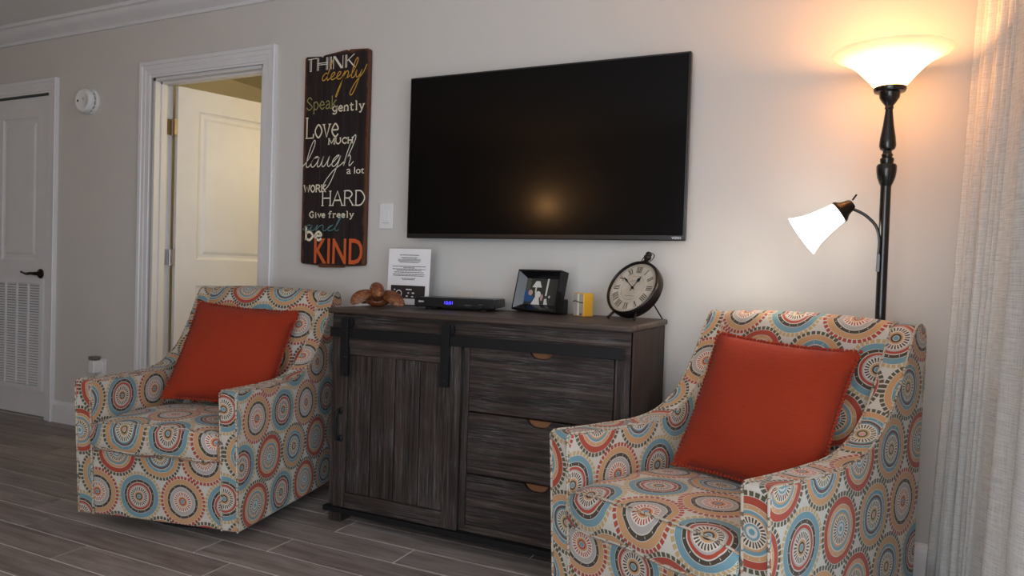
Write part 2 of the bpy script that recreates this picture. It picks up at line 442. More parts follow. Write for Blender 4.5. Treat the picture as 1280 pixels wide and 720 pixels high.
m.box(x0, x1, GY0, GY0+.06, 0, GZ).box(x0, x1, GY1-.06, GY1, 0, GZ).box(x0, x1, GY0, GY1, GZ-.06, GZ).box(x0, x1, GY0, GY1, 0, .05).box(x0, x1, (GY0+GY1)/2-.04, (GY0+GY1)/2+.04, 0, GZ)
m.obj('window_frame', TRIM, win, world=True)
for a, b in ((GY0+.06, (GY0+GY1)/2-.04), ((GY0+GY1)/2+.04, GY1-.06)):
    MB().box(XR+.046, XR+.052, a, b, .05, GZ-.06).obj('pane', PANE, win, world=True)
added_win = struct(empty('added_window', ((FX0+FX1)/2, YF-.05, 0)), 'added glass door in the facing wall for fill light', 'window')  # unseen door, added so that fill light can enter from the front
m = MB(); y0, y1 = YF-.08, YF-.02; xm = (FX0+FX1)/2
m.box(FX0, FX0+.06, y0, y1, 0, 2.1).box(FX1-.06, FX1, y0, y1, 0, 2.1).box(FX0, FX1, y0, y1, 2.04, 2.1).box(FX0, FX1, y0, y1, 0, .05).box(xm-.04, xm+.04, y0, y1, 0, 2.1)
m.obj('window_frame', TRIM, added_win, world=True)
for a, b in ((FX0+.06, xm-.04), (xm+.04, FX1-.06)):
    MB().box(a, b, YF-.053, YF-.047, .05, 2.04).obj('pane', PANE, added_win, world=True)
# closet behind the closed door
m = MB().box(-4.3, -3.4, .70, .75, 0, ZC).box(-4.35, -4.3, .115, .75, 0, ZC).box(-3.4, -3.452, .115, .75, 0, ZC).box(-4.35, -3.4, .115, .75, 2.2, 2.25).box(-4.35, -3.4, .115, .75, -.06, 0)
struct(m.obj('wall_closet', BEDWALL), 'inside of the closed closet', 'wall')
# bedroom beyond the open door
bx0, bx1, by1 = -3.45, -.9, 3.0
struct(MB().box(bx0-.08, bx0, .115, by1, 0, ZC).obj('wall_bedroom_left', BEDWALL), 'cream bedroom wall behind the open door leaf', 'wall')
struct(MB().box(bx1, bx1+.08, .115, by1, 0, ZC).obj('wall_bedroom_right', BEDWALL), 'cream bedroom wall on the television side', 'wall')
struct(MB().box(bx0-.08, bx1+.08, by1, by1+.08, 0, ZC).obj('wall_bedroom_back', BEDWALL), 'cream far wall of the bedroom', 'wall')
struct(MB().box(bx0-.08, bx1+.08, .115, by1+.08, ZC, ZC+.1).obj('ceiling_bedroom', BEDWALL), 'cream bedroom ceiling', 'ceiling')

# floor: grout bed with wood-look tiles laid along the wall
floor = struct(MB().box(XL-.1, XR+.1, YF-.1, .115, -.06, -.0025).obj('floor', GROUT), 'dark wood-look tile floor with pale grout', 'floor')
struct(MB().box(bx0-.08, bx1+.08, .115, by1+.08, -.06, 0).obj('floor_bedroom', PLANK), 'bedroom floor', 'floor')
PW, PLN, GAP = .1335, .92, .0056
OFF = {0: .003, 1: .173, 2: .53, 3: .09, 4: .80, 5: .06, 6: .44, 7: .70}
def plank_mesh(L, wd):
    b = .0012; me = bpy.data.meshes.new('plank')
    vs = [(0, 0, -.0085), (L, 0, -.0085), (L, wd, -.0085), (0, wd, -.0085), (0, 0, -b), (L, 0, -b), (L, wd, -b), (0, wd, -b), (b, b, 0), (L-b, b, 0), (L-b, wd-b, 0), (b, wd-b, 0)]
    fs = [(0, 1, 5, 4), (1, 2, 6, 5), (2, 3, 7, 6), (3, 0, 4, 7), (4, 5, 9, 8), (5, 6, 10, 9), (6, 7, 11, 10), (7, 4, 8, 11), (8, 9, 10, 11)]
    me.from_pydata(vs, [], fs); me.materials.append(PLANK); return me
cache = {}
k = -3
while True:
    yt = min(-.349-PW*k, -.001); yb = max(-.349-PW*(k+1), YF+.001); k += 1
    if yt < YF+.03: break
    if yt-yb < .02: continue
    off = OFF.get(k-1, random.random()*PLN)
    x = off-PLN*8
    while x < XR:
        a, b = max(x, XL), min(x+PLN, XR); x += PLN
        if b-a < .03: continue
        key = (round(b-a-GAP, 4), round(yt-yb-GAP, 4))
        if key not in cache: cache[key] = plank_mesh(*key)
        o = bpy.data.objects.new('plank', cache[key]); o.location = (a+GAP/2, yb+GAP/2, 0); o.parent = floor; COL.objects.link(o)

# crown moulding and baseboards
CR = [(0, 2.345), (-.012, 2.345), (-.016, 2.36), (-.03, 2.372), (-.055, 2.385), (-.072, 2.405), (-.078, 2.418), (-.092, 2.422), (-.095, 2.44), (0, 2.44)]
struct(MB().prism(CR, XL, XR, 'x').obj('trim_1', TRIM, smooth=30), 'white crown moulding along the ceiling', 'crown moulding')
BB = [(0, .0), (-.014, .0), (-.014, .105), (-.011, .118), (-.005, .125), (-.004, .132), (0, .132)]
m = MB()
for a, b in ((XL, D1[0]-.085), (D1[1]+.085, D2[0]-.09), (D2[1]+.09, XR)): m.prism(BB, a, b, 'x')
struct(m.obj('baseboard_back', TRIM, smooth=30), 'white baseboard along the television wall', 'baseboard')
struct(MB().prism([(XR+p[0], p[1]) for p in BB], GY1, -.015, 'y').obj('baseboard_right', TRIM), 'white baseboard below the linen curtain', 'baseboard')

# stepped door casings; profile offset outward from the opening (distance, depth)
def casing(name, x0, x1, top, wd, label):
    e = struct(empty(name, ((x0+x1)/2, 0, 0)), label, 'door trim')
    steps = [(0, .010), (.012, .010), (.014, .014), (wd*.45, .015), (wd*.5, .018), (wd*.72, .019), (wd*.76, .024), (wd*.95, .026), (wd, .022), (wd, 0)]
    def rail(side):
        vs = []; n = len(steps)
        for (d, t) in steps:
            if side == 'l': vs += [(x0-d, -t, 0), (x0-d, -t, top+d)]
            elif side == 'r': vs += [(x1+d, -t, 0), (x1+d, -t, top+d)]
            else: vs += [(x0-d, -t, top+d), (x1+d, -t, top+d)]
        return vs, [(2*i, 2*i+1, 2*i+3, 2*i+2) for i in range(n-1)]
    for sd, nm in (('l', 'side_casing'), ('r', 'side_casing'), ('t', 'head_casing')):
        MB().add(*rail(sd)).obj(nm, TRIM, e, world=True)
    return e
casing('trim_2', D1[0], D1[1], D1[2]-.01, .085, 'white moulded casing round the closet door')
c2 = casing('trim_3', D2[0], D2[1], D2[2], .09, 'white moulded casing round the open bedroom doorway')
m = MB()
m.box(D2[0]-.001, D2[0]+.016, 0, .115, 0, D2[2]).box(D2[1]-.016, D2[1]+.001, 0, .115, 0, D2[2]).box(D2[0], D2[1], 0, .115, D2[2]-.016, D2[2]+.001)
m.box(D2[0]+.016, D2[0]+.027, .035, .07, 0, D2[2]-.016).box(D2[1]-.027, D2[1]-.016, .035, .07, 0, D2[2]-.016).box(D2[0]+.016, D2[1]-.016, .035, .07, D2[2]-.027, D2[2]-.016)
m.obj('jamb', DOORW, c2, world=True)

def panel_frame(m, x0, x1, z0, z1, y, s=1):
    """recessed moulding frame with a raised field on a leaf face at y; s=-1 faces -y"""
    a, b, c = .018, .034, .05
    rings = [(0, 0), (a*.4, .006), (a, .010), (b, .010), (c, .004)]
    for i in range(len(rings)-1):
        (d0, h0), (d1, h1) = rings[i], rings[i+1]
        def q(d, h): return [(x0+d, y-s*h, z0+d), (x1-d, y-s*h, z0+d), (x1-d, y-s*h, z1-d), (x0+d, y-s*h, z1-d)]
        A, B = q(d0, h0), q(d1, h1)
        m.add(A+B, [(j, (j+1) % 4, 4+(j+1) % 4, 4+j) for j in range(4)])
    d, h = rings[-1]
    m.add([(x0+d, y-s*h, z0+d), (x1-d, y-s*h, z0+d), (x1-d, y-s*h, z1-d), (x0+d, y-s*h, z1-d)], [(0, 1, 2, 3)])
    return m
def leaf_with_hole(x0, x1, y0, y1, z0, z1, hx0, hx1, hz0, hz1):
    return MB().box(x0, hx0, y0, y1, z0, z1).box(hx1, x1, y0, y1, z0, z1).box(hx0, hx1, y0, y1, z0, hz0).box(hx0, hx1, y0, y1, hz1, z1)
# closet door with return-air grille
d1 = struct(empty('door_1', (-3.82, 0.02, 0)), 'white closet door with return air grille', 'door')
lx0, lx1 = D1[0]+.004, D1[1]-.006
leaf_with_hole(lx0, lx1, .008, .043, .012, 2.008, -4.0, -3.63, .985, 1.885).obj('door_leaf', DOORW, d1, world=True)
panel_frame(MB(), -4.0, -3.63, .985, 1.885, .008, -1).obj('door_panel', DOORW, d1, world=True)
gx0, gx1, gz0, gz1 = -4.085, -3.545, .165, .875
gr = MB()
gr.box(gx0, gx1, -.004, .008, gz1-.035, gz1).box(gx0, gx1, -.004, .008, gz0, gz0+.035).box(gx0, gx0+.035, -.0041, .0079, gz0+.0351, gz1-.0351).box(gx1-.035, gx1, -.0041, .0079, gz0+.0351, gz1-.0351)
for i in range(1, 4):
    xx = gx0+.035+i*(gx1-gx0-.07)/4; gr.box(xx-.006, xx+.006, -.003, .0078, gz0+.0351, gz1-.0351)
go = gr.obj('vent_grille', TRIM, d1, world=True)
MB().box(gx0+.03, gx1-.03, .0065, .0085, gz0+.03, gz1-.03).obj('vent_backing', VENTD, d1, world=True)
sl = MB(); z = gz0+.04
while z < gz1-.042:
    sl.add([(gx0+.035, -.0015, z), (gx1-.035, -.0015, z), (gx1-.035, .0062, z+.0095), (gx0+.035, .0062, z+.0095)], [(0, 1, 2, 3)])
    sl.add([(gx0+.035, -.0015, z-.0015), (gx1-.035, -.0015, z-.0015), (gx1-.035, -.0015, z), (gx0+.035, -.0015, z)], [(0, 1, 2, 3)])
    z += .0165
so = sl.obj('louver_slats', TRIM, d1, world=True); so['kind'] = 'stuff'
ch = MB(); Rx = Matrix.Rotation(PI/2, 3, 'X')
ch.lathe([(.030, 0), (.030, .006), (.024, .012), (.012, .016), (.011, .045)], 20, (-3.585, .008, .905), Rx)
ho = ch.obj('door_handle', BRONZE, d1, world=True, smooth=40)
MB().tube(crom([(-3.580, -.040, .905), (-3.61, -.044, .906), (-3.64, -.046, .902), (-3.665, -.046, .905), (-3.70, -.044, .913)], 5), [.0095]*10+[.008]*5+[.0065]*6, 8).obj('lever', BRONZE, d1, world=True, smooth=60)
# open bedroom door
AL = math.radians(72.5)
d2 = struct(empty('door_2', (D2[0]+.035, .118, 0)), 'open white panel door leading to the bedroom', 'door')
d2.rotation_euler = (0, 0, AL)
LW = .795
lf = MB()
lf.box(0, .12, -.035, 0, .012, 2.008).box(LW-.12, LW, -.035, 0, .012, 2.008).box(.12, LW-.12, -.035, 0, .012, .24).box(.12, LW-.12, -.035, 0, .87, 1.02).box(.12, LW-.12, -.035, 0, 1.885, 2.008)
lf.obj('door_leaf', DOORW, d2)
for z0, z1 in ((.24, .87), (1.02, 1.885)):
    p = panel_frame(MB(), .12, LW-.12, z0, z1, -.035, -1); panel_frame(p, .12, LW-.12, z0, z1, 0, 1); p.obj('door_panel', DOORW, d2)
for z, mt in ((1.775, BRASS), (1.03, CHROME), (.28, BRASS)):
    h = MB().box(-.016, -.0145+.013, -.034, -.002, z-.045, z+.045).tube([(-.012, -.006+.012, z-.047), (-.012, .006, z+.047)], .006, 8)
    ho = h.obj('hinge', mt, d2, smooth=40)
    MB().box(D2[0]+.0155, D2[0]+.0185, .074, .113, z-.045, z+.045).obj('hinge_leaf', mt, c2, world=True)
for yy, sgn in ((-.035, -1), (0, 1)):
    MB().lathe([(.030, 0), (.030, .006), (.012, .012), (.011, .03), (.026, .04), (.029, .055), (.020, .066), (.0, .068)], 20, (LW-.065, yy, .93), Matrix.Rotation(-sgn*PI/2, 3, 'X')).obj('door_knob', BRONZE, d2, smooth=40)

# ------------------------------------------------------------------ armchairs
def sweep_profile():
    return [(0.0, .05), (-.030, .548)] + crom([(-.018, .556), (.10, .551), (.25, .549), (.36, .553), (.46, .578), (.55, .636), (.62, .722), (.672, .810), (.706, .872)], 4) + [(.724, .888), (.752, .893), (.78, .880), (.79, .845), (.788, .70), (.765, .05)]
def armchair(loc, ang, label, seed, deep=1.0):
    rg = random.Random(seed)
    t = empty('armchair', (loc[0], loc[1], 0), math.radians(ang), label, 'armchair')
    t.scale = (1, deep, 1)
    prof = sweep_profile()
    for sgn in (-1, 1):
        a, b = (.272, .345) if sgn > 0 else (-.345, -.272)
        # arm: cap faces lie in (depth, height), strip follows the arm top
        arm = MB().prism(prof, a, b, 'x', (rg.random()*.6+(2 if sgn > 0 else 0), rg.random()*.6))
        ao = arm.obj('armrest', MEDAL, t, smooth=40, bevel=.010, seg=3)
        pp = MB()
        for xx in (a+.004*(1 if a > 0 else 1), b-.004):
            pp.tube([(xx, p[0]+(0 if i > 1 else -.002), p[1]+.001) for i, p in enumerate(prof[:-1])], .0034, 6)
        pp.obj('piping', PIPING, ao, smooth=60)
    # backrest: leaning inner face that rolls over the top
    bp = crom([(.50, .36), (.535, .46), (.585, .58), (.640, .72), (.678, .82), (.700, .872)], 4)+crom([(.714, .890), (.738, .900), (.765, .896), (.787, .874), (.793, .84)], 3)+[(.79, .7), (.765, .05), (.62, .05), (.5, .3)]
    n = 10; xs = [-.275+.55*i/n for i in range(n+1)]; vs = []; fs = []; uv = []; L = [0]
    for i in range(len(bp)): L.append(L[-1]+math.dist(bp[i], bp[(i+1) % len(bp)]))
    o1, o2 = rg.random(), rg.random()
    for x in xs:
        q = 1-(x/.275)**2
        for (y, z) in bp:
            f = max(0, min(1, (z-.4)/.3)); front = 1 if y < .72 and z > .3 else 0
            vs.append((x, y-front*.022*q*f, z+(.012*q-.004 if z > .8 else 0)))
    mm = len(bp)
    for i in range(n):
        for j in range(mm):
            k2 = (j+1) % mm
            fs.append((i*mm+j, (i+1)*mm+j, (i+1)*mm+k2, i*mm+k2))
            uv.append(((xs[i]+o1, L[j]+o2), (xs[i+1]+o1, L[j]+o2), (xs[i+1]+o1, L[j+1]+o2), (xs[i]+o1, L[j+1]+o2)))
    MB().add(vs, fs, uv).obj('backrest', MEDAL, t, smooth=50)
    # seat cushion: rounded box crown, strip runs from the front face over the top
    o1, o2 = rg.random(), rg.random()
    cp = [(.50, .285), (.02, .292), (-.020, .298), (-.034, .312), (-.040, .345), (-.037, .382), (-.026, .400), (-.005, .408), (.10, .416), (.25, .416), (.40, .404), (.50, .392)]
    n = 14; xs = [-.270+.54*i/n for i in range(n+1)]; vs = []; fs = []; uv = []; L = [0]
    for i in range(len(cp)-1): L.append(L[-1]+math.dist(cp[i], cp[i+1]))
    for i, x in enumerate(xs):
        q = 1-abs(x/.272)**4; edge = .0 if 0 < i < n else 1
        for (y, z) in cp:
            zc = z+(.020*q-.008 if z > .38 else 0) - (.004*math.sin(x*22+seed) if z < .33 else 0)
            yc = y-(.012*q if y < .0 else 0)
            if edge: yc, zc = yc+(.006 if y < 0 else 0), zc-(.006 if z > .38 else -.004)
            vs.append((x, yc, zc))
    mm = len(cp)
    for i in range(n):
        for j in range(mm-1):
            fs.append((i*mm+j, i*mm+j+1, (i+1)*mm+j+1, (i+1)*mm+j))
            uv.append(((xs[i]+o1, L[j]+o2), (xs[i]+o1, L[j+1]+o2), (xs[i+1]+o1, L[j+1]+o2), (xs[i+1]+o1, L[j]+o2)))
    for i in (0, n):
        f = [i*mm+j for j in range(mm)]; u2 = [(cp[j][0]+o2, cp[j][1]+o1) for j in range(mm)]
        fs.append(f if i else f[::-1]); uv.append(u2 if i else u2[::-1])
    so = MB().add(vs, fs, uv).obj('seat_cushion', MEDAL, t, smooth=60)
    pp = MB()
    for jj in (3, 6):
        pp.tube([(vs[i*mm+jj][0]*.995, vs[i*mm+jj][1]-.001, vs[i*mm+jj][2]+(.003 if jj == 6 else -.001)) for i in range(n+1)], .0034, 6)
    pp.obj('piping', PIPING, so, smooth=60)
    # front apron under the cushion
    o1, o2 = rg.random(), rg.random()
    MB().prism([(0.004, .052), (-.014, .30), (.03, .30), (.05, .052)], -.275, .275, 'x', (o1, o2)).obj('front_apron', MEDAL, t, smooth=40, bevel=.004)
    MB().lathe([(.27, 0), (.275, .012), (.26, .03), (.10, .034), (.10, .07)], 32, (0, .38, 0)).obj('swivel_base', DARKB, t, smooth=40)
    MB().box(-.30, .30, .04, .73, .055, .075).obj('underframe', DARKB, t)
    return t
LCH, LANG = (-1.277, -.975), 11.4
RCH, RANG = (.553, -.985), -24.0
armchair(LCH, LANG, 'medallion-print swivel armchair beside the open bedroom doorway', 3, .93)
armchair(RCH, RANG, 'medallion-print swivel armchair in front of the floor lamp', 12, 1.03)

# throw pillows
def pillow(chair, ang, c, rv, size, label, sd):
    A = Matrix.Rotation(math.radians(ang), 4, 'Z'); A.translation = Vector((chair[0], chair[1], 0))
    v = Vector(rv); Rm = Matrix.Rotation(v.length, 4, v.normalized())
    t = empty('throw_pillow', (0, 0, 0), 0, label, 'pillow'); t['group'] = 'burnt orange throw pillows'
    t.matrix_world = A @ Matrix.Translation(Vector(c)) @ Rm
    N = 22; h = size/2; vs = []; fs = []; rg = random.Random(sd)
    def P(i, j, s):
        u, q = -1+2*i/N, -1+2*j/N
        x = u*h*(1-.055*(1-q*q)*abs(u)); z = q*h*(1-.055*(1-u*u)*abs(q))
        y = .078*(max(0, (1-u**2))*max(0, (1-q**2)))**.5
        y += .004*math.sin(5*u+3*q+sd)*(1-u*u)*(1-q*q)
        return (x, -s*y, z)
    for s in (1, -1):
        o = len(vs)
        for i in range(N+1):
            for j in range(N+1): vs.append(P(i, j, s))
        for i in range(N):
            for j in range(N):
                f = (o+i*(N+1)+j, o+(i+1)*(N+1)+j, o+(i+1)*(N+1)+j+1, o+i*(N+1)+j+1); fs.append(f if s > 0 else f[::-1])
    MB().add(vs, fs).obj('pillow_cover', ORANGE, t, smooth=80)
    tr = MB(); pr = []
    for k in range(38): pr.append((-1+2*k/38, -1))
    for k in range(38): pr.append((1, -1+2*k/38))
    for k in range(38): pr.append((1-2*k/38, 1))
    for k in range(38): pr.append((-1, 1-2*k/38))
    for u, q in pr:
        x = u*h*(1-.055*(1-q*q)*abs(u)); z = q*h*(1-.055*(1-u*u)*abs(q))
        tr.ball((x+u*.003*(abs(u) == 1), rg.uniform(-.002, .002), z+q*.003*(abs(q) == 1)), (.0058, .0052, .0058), None, 8, 5)
    to = tr.obj('bobble_trim', ORANGE, t, smooth=80); to['kind'] = 'stuff'
    return t
pillow(LCH, LANG, (.002, .428, .628), (-.564, .014, .177), .449, 'burnt orange pillow on the armchair beside the open doorway', 1)
pillow(RCH, RANG, (.030, .466, .624), (-.471, .033, .029), .446, 'burnt orange pillow on the armchair before the floor lamp', 4)

# ------------------------------------------------------------------ dresser
DX0, DX1, DYB, DYF, DH = -.87, .364, -.05, -.542, .846
dr = empty('dresser', ((DX0+DX1)/2, (DYB+DYF)/2, 0), 0, 'dark weathered wood dresser with sliding barn door and drawers', 'dresser')
bx_0, bx_1, fy = DX0+.014, DX1-.008, DYF+.020
def dp(mb, name, mat, parent=None, bevel=.0025, smooth=None): return mb.obj(name, mat, parent or dr, world=True, bevel=bevel, smooth=smooth)
dp(MB().box(DX0, DX1, DYF, DYB, DH-.022, DH), 'top_board', WOODTOP, bevel=.007)
dp(MB().box(bx_1-.022, bx_1, fy, DYB-.01, .10, DH-.022), 'side_panel', WOODZ)
dp(MB().box(bx_0, bx_0+.022, fy, DYB-.01, .10, DH-.022), 'side_panel', WOODZ)
dp(MB().box(bx_0+.022, bx_1-.022, DYB-.025, DYB-.012, .05, DH-.022), 'back_panel', WOODX)
dp(MB().box(bx_0+.022, bx_1-.022, fy+.03, DYB-.025, .085, .105), 'bottom_panel', WOODX)
# face frame
dp(MB().box(bx_0, bx_1, fy-.002, fy+.02, .735, DH-.022), 'top_rail', WOODX)
dp(MB().box(bx_0, bx_0+.06, fy-.0015, fy+.02, .08, .735), 'stile', WOODZ)
dp(MB().box(bx_1-.052, bx_1, fy-.0015, fy+.02, .08, .735), 'stile', WOODZ)
dp(MB().box(-.275, -.237, fy-.0015, fy+.02, .08, .735), 'stile', WOODZ)
dp(MB().box(bx_0+.06, bx_1-.052, fy, fy+.02, .055, .092), 'bottom_rail', WOODX)
for x in (bx_0, bx_1-.06):
    for y in (fy, DYB-.07): dp(MB().box(x, x+.06, y, y+.06, 0, .085), 'foot', WOODZ)
# dark drawer cavity seen through the finger notches
dp(MB().box(-.24, bx_1-.05, fy+.06, fy+.075, .10, .735), 'drawer_box', ORWOOD)
def drawer(z0, z1, nx):
    a, b = -.235, bx_1-.054
    poly = [(a, z0), (b, z0), (b, z1), (nx+.046, z1)]+crom([(nx+.034, z1-.016), (nx+.016, z1-.024), (nx-.016, z1-.024), (nx-.034, z1-.016)], 3)+[(nx-.046, z1), (a, z1)]
    d = dp(MB().prism(poly, fy-.004, fy+.014, 'y'), 'drawer_front', WOODX, bevel=.003)
    dp(MB().box(nx-.06, nx+.06, fy+.016, fy+.028, z1-.06, z1-.004), 'notch_backing', ORWOOD, bevel=0)
    return d
drawer(.504, .736, .042); drawer(.280, .499, .041); drawer(.094, .275, .038)
# sliding barn door
ddx0, ddx1, dz0, dz1 = -.822, -.262, .068, .737
bd = empty('barn_door', (0, 0, 0)); bd.parent = dr
y0, y1 = fy-.022, fy-.003
dp(MB().box(ddx0, ddx0+.058, y0, y1, dz0, dz1), 'door_stile', WOODZ, bd)
dp(MB().box(ddx1-.064, ddx1, y0, y1, dz0, dz1), 'door_stile', WOODZ, bd)
dp(MB().box(ddx0+.058, ddx1-.064, y0, y1, .668, dz1), 'door_rail', WOODX, bd)
dp(MB().box(ddx0+.058, ddx1-.064, y0, y1, dz0, .128), 'door_rail', WOODX, bd)
pw = (ddx1-.064-ddx0-.058)/4
for i in range(4):
    a = ddx0+.058+i*pw
    dp(MB().box(a+.0018, a+pw-.0018, y0+.007, y1, .128, .668), 'door_board', WOODZ, bd)
hx = -.789
dp(MB().tube(crom([(hx, y0, .447), (hx, y0-.022, .446), (hx-.004, y0-.028, .425), (hx-.004, y0-.028, .36), (hx, y0-.022, .340), (hx, y0, .339)], 5), .0058, 8).ball((hx, y0-.003, .447), (.012, .006, .014)).ball((hx, y0-.003, .339), (.012, .006, .014)), 'door_pull', BLACKM, bd, 0, 50)
# hanging hardware
dp(MB().box(-.845, .342, fy-.030, fy-.024, .735, .772), 'sliding_rail', BLACKM, bevel=.001)
for x in (-.83, -.2, .1, .325): dp(MB().lathe([(.009, 0), (.009, .02)], 12, (x, fy-.004, .753), Rx), 'rail_spacer', BLACKM, bevel=0)
for x in (-.770, -.320):
    dp(MB().box(x-.017, x+.017, fy-.040, fy-.034, .585, .812).box(x-.0165, x+.0165, fy-.0338, fy-.022, .586, .70), 'hanger_strap', BLACKM, bd, .001)
    dp(MB().lathe([(.022, 0), (.022, .006), (.018, .007), (.018, .012)], 20, (x+.006, fy-.019, .792), Rx), 'hanger_wheel', BLACKM, bd, 0, 40)
    for z in (.61, .66): dp(MB().ball((x, fy-.040, z), (.006, .003, .006), None, 10, 6), 'bolt', BLACKM, bd, 0, 60)
dp(MB().box(-.862, .345, fy-.030, fy-.001, .046, .066), 'floor_guide', BLACKM, bevel=.001)

# ------------------------------------------------------------------ television
tv = empty('television', (-.197, -.044, 1.5), 0, 'large flat black television mounted on the wall', 'television')
tv.rotation_euler = (0, 0, .012)
tw, th_ = 1.235/2, .71/2
MB().box(-tw, tw, -.035, -.005, -th_, th_).obj('television_body', BLACKP, tv, bevel=.004)
MB().box(-tw*.6, tw*.6, -.005, .022, -th_*.6, th_*.5).obj('rear_housing', BLACKP, tv, bevel=.01)
MB().box(-tw+.008, tw-.008, -.0372, -.034, -th_+.020, th_-.008).obj('screen', SCREEN, tv)
MB().box(-.2, .2, .022, .033, -.15, .15).obj('wall_bracket', BLACKM, tv)

def text_obj(txt, mat, parent, x0, x1, z0, z1, y, bold=0, shear=0, name='lettering'):
    cu = bpy.data.curves.new('text', 'FONT'); cu.body = txt; cu.shear = shear; cu.offset = bold; cu.resolution_u = 3
    tmp = bpy.data.objects.new('tmp', cu); COL.objects.link(tmp); bpy.context.view_layer.update()
    me = bpy.data.meshes.new_from_object(tmp.evaluated_get(bpy.context.evaluated_depsgraph_get()))
    bpy.data.objects.remove(tmp); bpy.data.curves.remove(cu)
    xs = [v.co.x for v in me.vertices]; zs = [v.co.y for v in me.vertices]
    ax, bx, az, bz = min(xs), max(xs), min(zs), max(zs)
    for v in me.vertices:
        v.co = (x0+(v.co.x-ax)/(bx-ax)*(x1-x0), y, z0+(v.co.y-az)/(bz-az)*(z1-z0))
    me.materials.clear(); me.materials.append(mat); me.name = name
    o = bpy.data.objects.new(name, me); COL.objects.link(o); o.parent = parent; return o
text_obj('VIZIO', PAPER, tv, tw-.050, tw-.014, -th_+.006, -th_+.015, -.0358, .01, name='brand_lettering')

# ------------------------------------------------------------------ word sign
sg = empty('wooden_sign', (-1.2785, 0, 1.005), 0, 'tall dark wooden sign with painted sayings beside the television', 'wall sign')
SW, SH = .386, 1.036
def board(x0, x1, ztl, ztr, zbl, zbr):
    r = .012
    p = [(x0, zbl+r), (x0+r*.3, zbl+r*.3), (x0+r, zbl), (x1-r, zbr), (x1-r*.3, zbr+r*.3), (x1, zbr+r), (x1, ztr-r), (x1-r*.3, ztr-r*.3), (x1-r, ztr), (x0+r, ztl), (x0+r*.3, ztl-r*.3), (x0, ztl-r)]
    return MB().prism(p, -.028, -.006, 'y').obj('plank', SIGNB, sg, bevel=.002)
board(-.193, -.085, 1.024, 1.018, .012, .006)
board(-.085, .070, 1.022, 1.036, -.004, -.002)
board(.070, .193, 1.036, 1.030, .004, .010)
for z in (.15, .85): MB().box(-.15, .15, -.006, 0, z, z+.04).obj('backing_batten', WOODX, sg)
TY = -.0292
def sx(u): return -.193+.386*u
def sz(v): return SH*(1-v)
